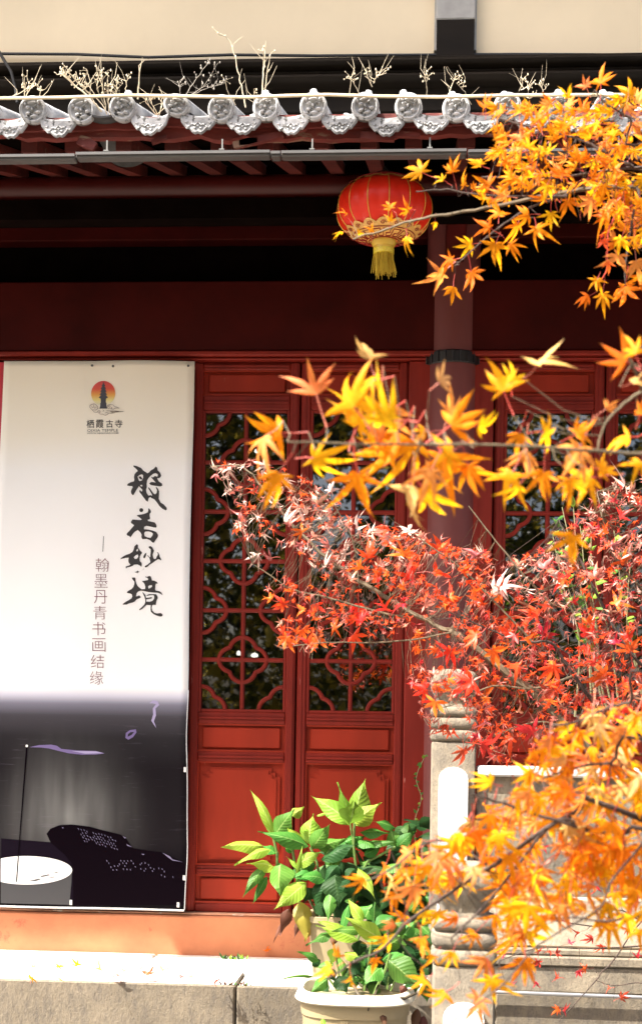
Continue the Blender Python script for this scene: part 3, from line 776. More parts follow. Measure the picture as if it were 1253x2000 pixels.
shao = [[[(580,430),(610,370),(645,335),(648,375),(625,445),(605,465),(585,455)]],
        [[(700,200),(740,190),(780,220),(818,290),(800,340),(785,385),(800,440),(820,480),(860,470),(880,420),(905,380),(900,345),(880,325),(910,330),(935,380),(945,430),(975,475),(980,510),(945,490),(905,480),(850,515),(790,560),(720,600),(680,640),(640,665),(610,650),(625,630),(680,600),(735,550),(730,500),(715,450),(670,405),(680,395),(715,430),(735,440),(738,380),(745,320),(745,260),(705,235)]],
        [[(540,735),(580,715),(600,685),(590,690),(585,705)]], [[(380,775),(430,760),(460,735),(465,755),(500,760),(460,780),(440,800),(440,780)]]]
jing = [[(325,895),(390,890),(405,905),(410,960),(425,1020),(450,1075),(500,1120),(540,1150),(620,1145),(625,1090),(600,1020),(545,965),(600,960),(680,945),(690,920),(660,890),(630,885),(630,865),(665,875),(710,852),(745,865),(765,920),(768,950),(830,960),(880,985),(898,1025),(860,1020),(845,1060),(840,1160),(860,1180),(930,1190),(975,1215),(1010,1280),(960,1250),(900,1225),(800,1220),(700,1210),(600,1190),(520,1180),(470,1195),(430,1240),(415,1310),(450,1300),(490,1285),(525,1325),(500,1345),(430,1375),(390,1420),(340,1445),(260,1465),(210,1490),(130,1495),(120,1480),(180,1435),(260,1390),(320,1350),(335,1310),(325,1265),(290,1245),(230,1235),(212,1215),(250,1185),(320,1145),(360,1100),(380,1040),(385,985),(340,930)],
        [(685,1080),(720,1058),(770,1058),(775,1085),(745,1115),(700,1135),(688,1120)]]
jing2 = [[(560,1210),(590,1235),(625,1280),(640,1340),(700,1335),(755,1322),(775,1340),(750,1355),(690,1365),(650,1372),(640,1390),(645,1425),(720,1425),(780,1405),(815,1360),(820,1300),(800,1275),(730,1280),(680,1290),(655,1300),(655,1280),(700,1258),(800,1255),(860,1258),(890,1300),(898,1340),(870,1400),(850,1500),(820,1490),(770,1500),(760,1560),(770,1620),(820,1670),(880,1685),(960,1675),(1000,1700),(1000,1740),(960,1755),(880,1735),(800,1700),(745,1650),(735,1600),(740,1500),(650,1495),(610,1530),(560,1580),(495,1615),(482,1595),(540,1550),(600,1490),(620,1440),(620,1380),(600,1310),(565,1240)]]
ink('brush_lettering', INK, [ban, isl], TA); ink('brush_lettering', INK, [ruo, dot], TA)
ink('brush_lettering', INK, [nv] + shao, TB); ink('brush_lettering', INK, [jing, jing2], TB)
ID = lambda a, b2: (a, b2)
# printed type
def type_(txt, cx, cy, hpx, mat_, width=None, offset=0.0, name='lettering', xs=1.0):
    cu = bpy.data.curves.new('t', 'FONT'); cu.body = txt; cu.size = 1; cu.offset = offset; cu.resolution_u = 3
    o = bpy.data.objects.new('t', cu); col.objects.link(o); bpy.context.view_layer.update()
    dg = bpy.context.evaluated_depsgraph_get(); me = bpy.data.meshes.new_from_object(o.evaluated_get(dg))
    vs = [v_.co.copy() for v_ in me.vertices]; fs = [list(p.vertices) for p in me.polygons]
    bpy.data.objects.remove(o); bpy.data.curves.remove(cu); bpy.data.meshes.remove(me)
    if not vs: return None
    x0, x1 = min(v_.x for v_ in vs), max(v_.x for v_ in vs); y0, y1 = min(v_.y for v_ in vs), max(v_.y for v_ in vs)
    s_ = hpx / (y1 - y0); sx = (width / (x1 - x0)) if width else s_ * xs
    m = MB(); m.add([PX(cx + (v_.x - (x0 + x1) / 2) * sx, cy - (v_.y - (y0 + y1) / 2) * s_, .0016) for v_ in vs], fs)
    return m.build(name, mat_, banner, fix=False)
for ch, x_, y_ in zip('翰墨丹青书画结缘', (201.5, 199, 198, 196.5, 194, 194, 191, 189), (1104, 1135, 1166, 1197, 1228, 1260, 1292, 1324)):
    type_(ch, x_, y_, 26, PINK, 25.5, -0.013)
m = MB(); m.poly([[(203.6, 1048), (204.8, 1048), (203.2, 1078), (202, 1078)]], lambda a, b2: PX(a, b2)); m.build('lettering', GREYINK, banner, fix=False)
for ch, x_, w_ in (('栖', 176, 15), ('霞', 195, 15), ('古', 214, 14), ('寺', 232, 15)):
    type_(ch, x_, 828, 16 if ch in '栖霞' else 15, INK, w_, 0.007)
type_('QIXIA TEMPLE', 200.6, 841.5, 6.0, GREYINK, 61)
type_('WWW.NJQIXIASI.COM', 200.6, 846.8, 3.6, GREYINK, 62, 0.01)
# temple emblem: sun, pagoda, clouds
sunm, t, b = newmat('sun_print'); tc = nd(t, 'ShaderNodeTexCoord'); sp = nd(t, 'ShaderNodeSeparateXYZ'); t.links.new(tc.outputs['Object'], sp.inputs[0])
zs0, zs1 = UZ(201, 792, YBN) - bb, UZ(201, 744, YBN) - bb
t.links.new(ramp(t, mrange(sp.outputs['Z'], zs0, zs1), [(0, (.80, .76, .62)), (.22, (.80, .68, .25)), (.42, (.78, .38, .07)), (.66, (.68, .08, .04)), (1, (.60, .05, .06))]), b.inputs['Base Color']); b.inputs['Roughness'].default_value = .5
m = MB(); m.poly([[(201.2 + 24 * math.cos(2 * math.pi * k / 40), 768.5 + 24.3 * math.sin(2 * math.pi * k / 40)) for k in range(40)]], lambda a, b2: PX(a, b2, .0012)); m.build('emblem_sun', sunm, banner, fix=False)
SC2 = 12.53
TL = lambda x_, y_: (160 + x_ / SC2, 735 + y_ / SC2)
half = [(8, 150), (14, 195), (48, 235), (24, 250), (66, 310), (38, 320), (80, 385), (46, 390), (95, 455), (56, 460), (115, 525), (70, 545), (62, 570), (62, 650), (78, 665), (72, 690), (78, 740), (95, 795)]
pg = [(525 + a, b2) for a, b2 in half] + [(520 - a, b2) for a, b2 in half[::-1]]
ink('emblem_pagoda', plain('slate_ink', (.045, .045, .06), .5), [[pg]], TL, .0022)
m = MB()
def stroke(pts, r_=.0011, off=.0022):
    m.tube([PX(*TL(*p), off) for p in pts], r_, 4)
for s_ in ([(400,780),(330,830),(240,820),(185,760),(190,710),(240,690),(290,670),(340,700),(380,740),(390,780)], [(225,740),(260,770),(290,740),(280,700)], [(310,790),(320,750),(370,760)],
           [(640,790),(610,760),(640,710),(700,690),(770,710),(800,750),(870,765),(920,785),(820,785),(770,815),(690,800),(640,800)], [(700,740),(670,720),(650,745),(690,770)], [(740,765),(710,785),(750,800)],
           [(250,830),(290,875),(370,885),(390,850),(430,845),(450,870),(420,890)], [(390,885),(440,930),(520,930),(560,960),(620,945),(650,910),(620,890),(560,905)],
           [(510,820),(540,840),(510,865)], [(650,905),(720,915),(800,905),(720,890),(900,880),(1040,870),(900,860),(780,850),(600,850)], [(690,870),(800,870),(900,865)]): stroke(s_)
m.build('emblem_cloud', plain('brown_ink', (.16, .11, .10), .5), banner)
# printed picture at the foot: table edge, carp-shaped rock, white bowl, incense stick, smoke
SC3 = 2.985
TP = lambda x_, y_: (x_ / SC3, 1330 + y_ / SC3)
ink('picture_table', plain('plum_print', (.006, .003, .008), .5, 0, .05), [[[(9,918),(150,928),(310,940),(400,1010),(430,1080),(430,1300),(9,1290)]]], TP, .0010)
ink('picture_bowl', plain('bowl_grey', (.04, .04, .045), .5), [[[(9,1115),(60,1120),(424,1095),(420,1180),(408,1304),(300,1300),(9,1294)]]], TP, .0016)
ink('picture_carp', BLACKP, [[[(277,890),(300,860),(350,840),(420,836),(520,848),(600,870),(660,885),(700,895),(735,920),(760,960),(775,975),(830,985),(940,1000),(1075,1060),(1075,1306),(430,1310),(430,1120),(420,1060),(380,1010),(300,940)]]], TP, .0022)
el = [(max(9, 160 + 265 * math.cos(2 * math.pi * k / 60)), 1102 + 83 * math.sin(2 * math.pi * k / 60)) for k in range(60)]
ed = []
for p in el:
    if not ed or (abs(p[0] - ed[-1][0]) + abs(p[1] - ed[-1][1])) > 1: ed.append(p)
ink('picture_bowl', WHITEP, [[ed]], TP, .0030)
rn = random.Random(11); sc_l = []
for row in range(5):
    for k in range(13):
        x_ = 455 + k * 17 + row * 9; y_ = 856 + row * 17 + k * 4.5 + rn.uniform(-3, 3)
        if rn.random() < .75 and y_ < 985 and x_ < 680: w_ = rn.uniform(3, 8); sc_l.append([[(x_, y_), (x_ + w_, y_ + 4), (x_ + w_ + 3, y_ + 12), (x_ + w_ - 1, y_ + 9)]])
for row in range(4):
    for k in range(20):
        x_ = 620 + k * 20 + row * 12; y_ = 1042 + row * 17 + max(0, k - 8) * 6 + rn.uniform(-4, 4)
        if rn.random() < (.75 - k * .025) and y_ < 1180 and x_ < 1050: sc_l.append([[(x_, y_), (x_ + 4, y_ + 2), (x_ + 6, y_ + 11), (x_ + 2, y_ + 8)]])
for a in ([(715,905),(735,915),(725,918)], [(735,950),(770,970),(740,960)], [(940,1000),(985,1022),(1000,1040),(1060,1055),(1000,1046),(975,1028)], [(365,852),(378,855),(370,858)], [(820,1007),(840,1010),(830,1015)]): sc_l.append([a])
ink('picture_scales', plain('dim_lavender_print', (.17, .15, .26), .5), sc_l, TP, .0030)
m = MB()
def wisp(pts, rad, mt=LAV, k=0): m.tube([PX(*TP(*p), .0012) for p in pts], [r_ / SC3 * .00247 for r_ in rad], 6, sq=.12)
ink('picture_smoke', LAV, [[[(172,386),(230,374),(300,371),(335,378),(360,396),(450,405),(560,408),(612,422),(560,429),(480,430),(400,421),(330,404),(290,394),(240,388)]],
    [[(733,332),(736,303),(760,286),(794,282),(798,300),(777,328),(750,343)], [(746,326),(770,314),(784,298),(764,298),(748,310)]]], TP, .0014, True)
ink('picture_smoke', PALELAV, [[[(872,130),(892,112),(920,118),(930,140),(908,160),(912,200),(900,235),(915,275),(885,232),(895,195),(892,160),(910,135),(890,130)]], [[(420,408),(560,410),(605,421),(500,424)]]], TP, .0018, True)
ink('picture_stick', BLACKP, [[[(153,385),(162,385),(124,900),(106,1170),(99,1170),(118,900)]]], TP, .0040)
ink('picture_stick', WHITEP, [[[(157.5 + 8 * math.cos(k), 379 + 8 * math.sin(k)) for k in [2 * math.pi * i / 10 for i in range(10)]]]], TP, .0040)
ink('picture_ash', GREYINK, [[[(165,1165),(200,1158),(230,1150),(250,1152),(215,1166)]], [[(240,1135),(290,1125),(300,1130),(250,1142)]], [[(300,1120),(340,1112),(345,1118)]], [[(270,1150),(320,1138),(330,1142)]]], TP, .0042)
TABM = plain('white_tab', (.78, .78, .76), .5)
for a, b2 in ((362, 1503), (359, 1714), (140, 1762), (349, 1767)):
    p = PX(a, b2, .004); MB().box(p.x - .006, p.x + .006, p.y - .003, p.y + .002, p.z - .012, p.z + .012, .001).build('clip', TABM, banner)
for a, b2 in ((179, 714), (221, 716), (366, 714)):
    p = PX(a, b2, .003); q = MB(); q.lathe([(.0045, .002), (.006, 0), (.004, -.003)], p, 10, 'y'); q.build('eyelet', METAL, banner)
# red banner whose edge shows past the left side
m = MB(); xa = UX(-160, 900, -.06); xb = UX(9, 720, -.06)
m.add([(xa, -.062, bt), (xb, -.062, bt), (xb - .012, -.062, lerp(bt, bb, .3)), (xb, -.062, lerp(bt, bb, .5)), (xb - .01, -.062, bb + .1), (xa, -.062, bb + .1)] + [(a, -.058, c_) for a, c_ in ((xa, bt), (xb, bt), (xb - .012, lerp(bt, bb, .3)), (xb, lerp(bt, bb, .5)), (xb - .01, bb + .1), (xa, bb + .1))],
      [(5, 4, 3, 2, 1, 0), (6, 7, 8, 9, 10, 11)] + [(i, (i + 1) % 6, 6 + (i + 1) % 6, 6 + i) for i in range(6)])
tag(m.build('red_banner', plain('red_vinyl', (.55, .02, .04), .5)), 'edge of a red banner showing left of the white one', 'banner')

# ================================================================ cables, rope
def sag(pts, Y, r_, name, mat_, label, cat, n=6):
    m = MB(); m.tube([U(a, b2, Y) for a, b2 in pts], r_, n)
    return tag(m.build(name, mat_, smooth=True), label, cat)
sag([(-300, 196), (0, 192), (120, 190.5), (250, 186), (330, 187.5), (480, 190), (560, 187), (640, 185), (740, 188), (860, 189.5), (1000, 186), (1253, 185), (1600, 182)], YE - .03, .0068, 'rope', surf('cream_rope', (.72, .60, .40), .15, 20, .8, .3, 200, .002), 'cream cord stretched along the top of the tile caps', 'rope')
blk = plain('black_rubber', (.01, .01, .01), .5)
sag([(-300, 100), (0, 105), (150, 106), (290, 112), (450, 107), (620, 109), (850, 107), (1000, 106), (1253, 107), (1600, 109)], YW - .03, .008, 'cable', blk, 'black cable pinned along the foot of the cream wall', 'cable')
sag([(-2, 100), (10, 120), (22, 140), (30, 170), (34, 200)], YB - .09, .008, 'cable', blk, 'black cable dropping from cream wall to roof at left edge', 'cable')

# ================================================================ lantern
LY = -0.92
lc = U(750, 411, LY); LR = .200; LH = .133
lant = thing('lantern', lc, 'round red silk lantern with gold ribs and yellow tassel under the eave', 'lantern')
m2, t, b = newmat('lantern_silk'); b.inputs['Base Color'].default_value = (.78, .026, .008, 1); b.inputs['Roughness'].default_value = .34
b.inputs['Specular IOR Level'].default_value = .35
bump(t, b, noise(t, 160, 3, .6, (1, 1, .15)), .12, .002)
NR = 14
def lr(a, h):                                    # radius at angle a, height h (flattened ribbed ball)
    s_ = max(0., 1 - abs(h / LH) ** 2.3) ** .5
    return LR * (s_ * (1 - .018 * abs(math.sin((a - .35) * NR / 2)) ** 2 + .0))
m = MB(); n = NR * 8; hs = [LH * math.sin(math.pi * (k / 22 - .5)) * .985 for k in range(23)]
for h in hs:
    for k in range(n):
        a = 2 * math.pi * k / n; r_ = lr(a, h) * (1 - 0.02 * (1 - abs(math.cos((a - .35) * NR / 2))))
        m.v.append(lc + Vector((r_ * math.cos(a), r_ * math.sin(a), h)))
for j in range(22):
    for k in range(n): m.f.append([j * n + k, j * n + (k + 1) % n, (j + 1) * n + (k + 1) % n, (j + 1) * n + k]); m.m.append(0)
m.build('silk_body', m2, lant, smooth=True)
GOLD = plain('gold_thread', (.85, .55, .10), .3, .6)
m = None
for k in range(NR):
    a = .35 + 2 * math.pi * k / NR + math.pi / NR * 0
    q = MB(); q.tube([lc + Vector(((lr(a, h) + .001) * math.cos(a), (lr(a, h) + .001) * math.sin(a), h)) for h in hs[1:-1]], .0021, 5); q.build('rib', GOLD, lant, smooth=True)
# gold paper collar at foot and head with red key pattern
PAPER = surf('gold_paper', (.80, .46, .12), .12, 30, .45, .1, 90, .001)
def sph(a, u_, off, up=-1):                      # u_: arc parameter from the rim opening outwards
    ph = lerp(math.radians(77), math.radians(38), u_) ; h = up * LH * math.sin(ph) * .99
    r_ = LR * max(0, 1 - abs(h / LH) ** 2.3) ** .5
    q = Vector((r_ * math.cos(a), r_ * math.sin(a), h))
    return lc + q + Vector((math.cos(a) * .4, math.sin(a) * .4, up)).normalized() * off
for up in (-1, 1):
    m = MB(); nn = 96
    for j in range(7):
        for k in range(nn):
            a = 2 * math.pi * k / nn
            u_ = j / 6 * (.80 + .20 * abs(math.cos(a * 8)))
            m.v.append(sph(a, u_, .003, up))
    for j in range(6):
        for k in range(nn): m.f.append([j * nn + k, j * nn + (k + 1) % nn, (j + 1) * nn + (k + 1) % nn, (j + 1) * nn + k]); m.m.append(0)
    col_ = m.build('gold_collar', PAPER, lant, smooth=True)
    REDINK = plain('red_key_ink', (.30, .012, .01), .5)
    q = MB(); NK = 16
    for k in range(NK):
        A = 2 * math.pi / NK; a0 = k * A
        key = [(0, .12), (0, .50), (.72, .50), (.72, .28), (.34, .28), (.34, .12), (1.0, .12)]
        q.tube([sph(a0 + A * x_, u_, .005, up) for x_, u_ in key], .0022, 4)
    for uu in (.04, .60): q.tube([sph(2 * math.pi * k / 96, uu, .005, up) for k in range(96)], .0020, 4, closed=True)
    for k in range(16):
        a0 = 2 * math.pi * (k + .0) / 16
        q.tube([sph(a0 + .085 * s_ * math.cos(g_), .78 + .10 * s_ * math.sin(g_), .006, up) for g_, s_ in [(i * .7, 1 - i * .07) for i in range(12)]], .0016, 4)
    q.build('key_pattern', REDINK, None).parent = col_
    q.mesh
for c_ in lant.children:
    for k_ in c_.children: k_.location = -lc
BRASS = plain('yellow_cap', (.75, .50, .06), .4)
q = MB(); q.lathe([(.052, -LH * .975), (.05, -LH - .012), (.043, -LH - .020), (.043, -LH - .030), (.03, -LH - .03)], lc, 24); q.build('tassel_cap', BRASS, lant, smooth=True)
q = MB(); q.lathe([(.055, LH * .96), (.058, LH + .004), (.05, LH + .016), (.03, LH + .018)], lc, 24); q.build('top_cap', plain('dark_cap', (.05, .02, .015), .4), lant, smooth=True)
topz = (za + zb2) / 2
q = MB(); q.tube([lc + Vector((0, 0, LH + .01)), lc + Vector((0, .02, LH + .06)), Vector((lc.x, YP, zb2 - .09))], .003, 5); q.tube([lc + Vector((-.03, 0, LH + .015)), lc + Vector((0, 0, LH + .05)), lc + Vector((.03, 0, LH + .015))], .002, 5); q.build('wire', blk, lant)
q = MB(); rr = random.Random(2)
for k in range(150):
    a = rr.uniform(0, 2 * math.pi); r_ = .038 * math.sqrt(rr.uniform(.25, 1)); L = rr.uniform(.085, .125)
    p0 = lc + Vector((r_ * math.cos(a), r_ * math.sin(a), -LH - .026)); sw = Vector((rr.uniform(-.006, .02), rr.uniform(-.01, .01), 0)); f_ = 1 + .25 * rr.random()
    q.tube([p0, lc + Vector((r_ * f_ * math.cos(a), r_ * f_ * math.sin(a), -LH - .02 - L * .5)) + sw * .4, lc + Vector((r_ * f_ * 1.1 * math.cos(a), r_ * f_ * 1.1 * math.sin(a), -LH - .02 - L)) + sw], .0016, 3)
q.build('tassel', plain('yellow_tassel', (.62, .44, .045), .5), lant)
q = MB(); q.lathe([(.041, -LH - .028), (.0445, -LH - .031), (.0435, -LH - .05), (.04, -LH - .052)], lc, 24); q.build('tassel_band', surf('gold_foil', (.80, .62, .06), .3, 60, .25, .5, 120, .003), lant, smooth=True)

# ================================================================ stone posts and balustrade
def post(loc, label):
    o = thing('stone_post', loc, label, 'stone post', 'carved stone balustrade posts')
    return o
P1 = U(885, 1430, -0.74); PH = UZ(885, 1308, -0.74)
PW = .0985
def build_post(o, H):
    L = Vector(o.location)
    m = MB(); m.lathe([(PW * .96, -.02), (PW * .96, H - .325), (PW * .92, H - .315)], L, 32, ex=9); m.build('shaft', STONE_POST, o, smooth=True)
    m = MB(); pf = [(.086, H - .3145)]
    for z0_, z1_ in ((H - .313, H - .262), (H - .258, H - .210), (H - .206, H - .165)):
        for k in range(7):
            a = math.pi * (k / 6 - .5); pf.append((PW * (.90 + .13 * math.cos(a)), (z0_ + z1_) / 2 + (z1_ - z0_) / 2 * math.sin(a)))
    m.lathe(pf, L, 32, ex=6); m.build('moulding', STONE_POST, o, smooth=True)
    # cloud-scroll head
    m = MB(); pf = [(.078, H - .1645), (.072, H - .15), (.078, H - .125), (.095, H - .095), (.102, H - .06), (.098, H - .03), (.08, H - .012), (.045, H - .002), (.005, H)]
    n = 48
    for r_, h in pf:
        for k in range(n):
            a = 2 * math.pi * k / n; x_, y_ = math.cos(a), math.sin(a); qq = (abs(x_) ** 4.5 + abs(y_) ** 4.5) ** (-1 / 4.5)
            lob = 1 + .05 * math.sin(a * 8 + h * 45) * min(1, max(0, (H - .01 - h) * 12))
            m.v.append(L + Vector((x_ * qq * r_ * lob, y_ * qq * r_ * lob, h)))
    for j in range(len(pf) - 1):
        for k in range(n): m.f.append([j * n + k, j * n + (k + 1) % n, (j + 1) * n + (k + 1) % n, (j + 1) * n + k]); m.m.append(0)
    m.build('head', STONE_POST, o, smooth=True)
    hw = .062; zt_, zb_ = H - .42, .14
    for rot in (0, 2):
        ol = [(-hw, zb_), (hw, zb_), (hw, zt_ - .05)] + [(hw * math.cos(a) , zt_ - .05 + .05 * math.sin(a)) for a in [math.pi * k / 10 for k in range(1, 10)]] + [(-hw, zt_ - .05)]
        m = MB(); m.prism_y(ol, -PW * .96 - .012, -PW * .96 + .02)
        q = m.build('panel', MARBLE, None); q.parent = o; q.rotation_euler = (0, 0, rot * math.pi / 2)
p1 = post((P1.x, -0.74, 0.003), 'upper stone post with white arched panel, in front of the red column'); build_post(p1, PH)
p2c = U(907, 1700, -2.5)
p2 = dup(p1); p2.location = (p2c.x, -2.5, GZ); p2['label'] = 'lower stone post standing nearest the viewer beside the flowerpots'
hh = UZ(907, 1683, -2.5) - GZ
# balustrade to the right of the upper post, standing on the platform edge
xb0, xb1 = P1.x + PW + .004, 4.2
bal = thing('balustrade', (xb0, -0.74, 0), 'stone balustrade with white coping running right from the upper post', 'balustrade')
zc1, zc0 = UZ(1000, 1497, -.82), UZ(1000, 1517, -.82)
m = MB(); m.box(xb0, xb1, -.82, -.66, zc0, zc1, .008); m.build('coping', MARBLE, bal)
zm = UZ(1100, 1752, -.80)
m = MB(); m.box(xb0, xb1, -.79, -.69, zm + .001, zc0 - .001); m.build('rail_panel', STONE_POST, bal)
m = MB(); m.box(xb0, xb1, -.812, -.68, UZ(1100, 1852, -.81), zm, .01); m.build('rough_slab', stone_mat('tooled_cream_stone', (.55, .47, .35), (.36, .31, .24), sv=(1, 1, .5), d=.6), bal)
for a, c_, f_ in ((1853, 1866, .015), (1867, 1886, .03), (1887, 1905, .02)):
    m = MB(); m.box(xb0, xb1, -.82 - f_, -.66, (.006 if c_ > 1900 else UZ(1100, c_, -.82)), UZ(1100, a, -.82), .006); m.build('base_moulding', STONE_POST, bal)
xx = xb0 + .95
while xx < xb1:
    MB().box(xx - .05, xx + .05, -.80, -.68, zm + .002, zc0 - .002, .008).build('baluster', STONE_POST, bal); xx += 1.1
m = MB(); m.tube([U(900, 1936, PF - .03), U(978, 1938, PF - .03), U(1253, 1948, PF - .03), U(1700, 1962, PF - .03)], .0085, 10)
pipe = m.build('steel_pipe', plain('galvanised_steel', (.55, .56, .58), .3, .8), smooth=True); tag(pipe, 'thin grey steel pipe running along the stone step at right', 'pipe')

# ================================================================ leaves
def green_leaf(m, p0, p1, wd, nrm, arch=.15, cup=.25, wav=.04, k=0, tw=0.0):
    p0, p1 = Vector(p0), Vector(p1); ax = p1 - p0; L = ax.length; t_ = ax.normalized()
    s_ = t_.cross(nrm).normalized(); n_ = s_.cross(t_).normalized()
    prof = [(0, .06), (.07, .42), (.18, .82), (.32, 1.0), (.48, .92), (.64, .62), (.78, .32), (.9, .11), (1, .0)]
    ph = rnd.uniform(0, 6)
    vs = []
    for u_, w_ in prof:
        c = p0 + ax * u_ + n_ * (arch * L * math.sin(math.pi * u_ ** .9))
        a = tw * u_; sd = s_ * math.cos(a) + n_ * math.sin(a); nn = n_ * math.cos(a) - s_ * math.sin(a)
        for q in (-1, -.5, 0, .5, 1):
            h = cup * wd * w_ * (abs(q) ** 1.4) + wav * wd * math.sin(ph + u_ * 9 + q * 2) * abs(q)
            vs.append(c + sd * (q * wd * .5 * w_) + nn * h); m.at.append((u_, q))
    fs = []
    for i in range(len(prof) - 1):
        for j in range(4): fs.append((i * 5 + j, i * 5 + j + 1, (i + 1) * 5 + j + 1, (i + 1) * 5 + j))
    m.add(vs, fs)
LIME = leafmat('young_lime_leaf', (.26, .43, .045), .42, .02, .25, .5, vein=(.42, .55, .16), spec=.22)
GREEN = leafmat('green_leaf', (.060, .185, .026), .30, .02, .35, .48, vein=(.20, .34, .09), spec=.25)
DEEP = leafmat('deep_green_leaf', (.018, .055, .015), .2, .015, .3, .5, vein=(.035, .085, .025), spec=.12)
YELLOWING = leafmat('yellowing_leaf', (.34, .26, .04), .35, .02, .2, .5)
DEAD = leafmat('withered_brown_leaf', (.12, .045, .022), .2, .02, .3, .7)
STEM = plain('green_stem', (.10, .17, .04), .45)
PLANTSTEM_D = plain('brown_stem', (.06, .045, .025), .7)
LM = dict(l=LIME, g=GREEN, d=DEEP, y=YELLOWING, b=DEAD)
def plant(name, loc, label, specs, stems, extra, cat='potted plant'):
    o = thing(name, loc, label, cat, 'leafy plants in the pots')
    # specs: (base px,py, tip px,py, width px, Y, dY of tip, colour, facing)
    for (a, b2, c, d, wpx, Y, dY, cl, face) in specs:
        p0, p1 = U(a, b2, Y), U(a + (c - a) * 1.12, b2 + (d - b2) * 1.12, Y + dY)
        sc_ = (Y + 7) / FPX
        nrm = (CAM - p0).normalized() * face + Vector((0, -.15, 1)) * (1 - abs(face)) + Vector((rnd.uniform(-.3, .3), 0, rnd.uniform(-.2, .2)))
        m = MB(); green_leaf(m, p0, p1, wpx * sc_ * 1.22, nrm, rnd.uniform(.04, .16), rnd.uniform(-.35, -.10), .12, tw=rnd.uniform(-.35, .35))
        q = m.build('leaf', LM[cl], o, smooth=True, fix=False)
    for (pts, Y, r_) in stems:
        m = MB(); m.tube([U(a, b2, Y + (Y2 if (Y2 := 0) else 0)) for a, b2 in pts], r_, 6); m.build('stem', STEM, o, smooth=True)
    for (x0, y0, x1, y1, n_, cl, Y0, Y1, lp) in extra:
        for k in range(n_):
            a, b2 = rnd.uniform(x0, x1), rnd.uniform(y0, y1); Y = rnd.uniform(Y0, Y1)
            ang = rnd.uniform(0, 2 * math.pi); L = rnd.uniform(.6, 1.1) * lp
            p0 = U(a, b2, Y); p1 = U(a + L * math.cos(ang), b2 + L * abs(math.sin(ang)) * rnd.choice((1, .6, -.4)), Y + rnd.uniform(-.08, .08))
            nrm = (CAM - p0).normalized() * rnd.uniform(.2, 1) + Vector((rnd.uniform(-.6, .6), 0, rnd.uniform(.1, 1)))
            m = MB(); green_leaf(m, p0, p1, lp * (Y + 7) / FPX * rnd.uniform(.36, .55), nrm, rnd.uniform(.03, .15), -.2, .06)
            m.build('leaf', LM[rnd.choice(cl)], o, smooth=True, fix=False)
    return o
# crop of the photograph used for reading: scale 3.1325 from (430,1530)
def K(x_, y_): return (430 + x_ / 3.1325, 1530 + y_ / 3.1325)
def spec(lst): return [(*K(a, b2), *K(c, d), w_ / 3.1325, Y, dY, cl, f_) for a, b2, c, d, w_, Y, dY, cl, f_ in lst]
rear_specs = spec([
 (795,250,722,20,70,-.62,.0,'l',.5),(800,245,582,95,105,-.62,.05,'l',.7),(820,250,880,0,120,-.60,.02,'l',.9),(815,252,965,130,100,-.62,-.03,'l',.8),(790,250,820,110,130,-.66,-.06,'l',1.),
 (320,300,198,68,55,-.64,.03,'l',.5),(325,305,275,210,50,-.62,0,'l',.6),(330,320,440,175,110,-.66,-.03,'g',.9),(440,200,505,148,60,-.62,.02,'l',.6),
 (540,385,262,305,85,-.68,-.05,'g',.6),(500,380,420,285,70,-.66,-.02,'l',.6),(540,370,565,205,125,-.64,.0,'l',.8),(560,400,660,265,95,-.67,-.04,'g',.9),(590,200,652,187,18,-.62,0,'l',.5),
 (255,385,32,390,80,-.70,-.05,'l',.55),(310,405,110,492,55,-.70,-.08,'l',.5),(340,430,255,380,60,-.68,0,'g',.6),(345,520,180,495,70,-.70,-.05,'l',.5),
 (370,490,365,670,140,-.74,-.06,'g',1.),(275,510,152,680,60,-.72,-.05,'g',.7),(285,570,205,725,45,-.72,-.02,'g',.7),
 (525,610,350,755,105,-.76,-.08,'l',.8),(490,725,520,945,100,-.76,-.03,'y',.9),(540,790,460,870,50,-.74,0,'y',.7),(545,830,520,955,70,-.75,0,'y',.8),
 (470,500,600,430,80,-.70,-.03,'l',.6),(440,420,400,385,50,-.68,0,'g',.6),(520,500,470,600,55,-.7,0,'g',.7),
 (600,400,760,345,75,-.66,.02,'g',.6),(620,470,820,380,90,-.68,-.02,'d',.6),(640,440,700,380,70,-.66,0,'g',.6),(760,360,870,330,60,-.62,.02,'g',.7),
 (850,300,1040,310,70,-.60,.03,'g',.55),(870,385,1060,365,55,-.62,-.04,'g',.45),(1070,385,1045,285,80,-.60,0,'g',.9),(1080,390,1180,300,70,-.62,.0,'g',.8),(1140,320,1150,245,60,-.60,.02,'g',.7),
 (880,440,975,395,60,-.64,0,'g',.6),(850,480,960,520,50,-.62,0,'g',.6),(840,400,870,340,60,-.62,.02,'g',.8),
 (720,500,640,600,80,-.72,-.02,'d',.8),(700,560,720,740,150,-.76,-.05,'d',.95),(790,590,700,720,120,-.76,-.04,'d',.9),(640,600,590,760,100,-.74,-.02,'d',.8),(680,660,660,830,70,-.78,-.06,'g',.8),
 (560,560,430,580,60,-.72,-.04,'g',.6),(640,590,480,575,70,-.72,-.06,'g',.5),(560,640,520,720,90,-.74,0,'d',.8),(740,720,760,880,110,-.76,-.02,'d',.8),
 (840,520,935,690,60,-.80,-.06,'l',.7),(1010,700,980,780,50,-.7,0,'d',.8),(610,640,640,500,60,-.72,0,'d',.7),(750,610,740,480,70,-.70,0,'d',.8),(820,520,760,600,70,-.72,0,'d',.8),
 (600,720,640,830,70,-.76,0,'d',.8),(480,530,410,455,26,-.7,0,'l',.5),(470,560,500,395,26,-.7,0,'l',.5)])
rear_specs += [(565, 1775, 548, 1822, 20, -.76, -.02, 'b', .8), (552, 1800, 535, 1838, 6, -.76, -.02, 'b', .6), (585, 1795, 575, 1830, 10, -.76, 0, 'b', .6)]
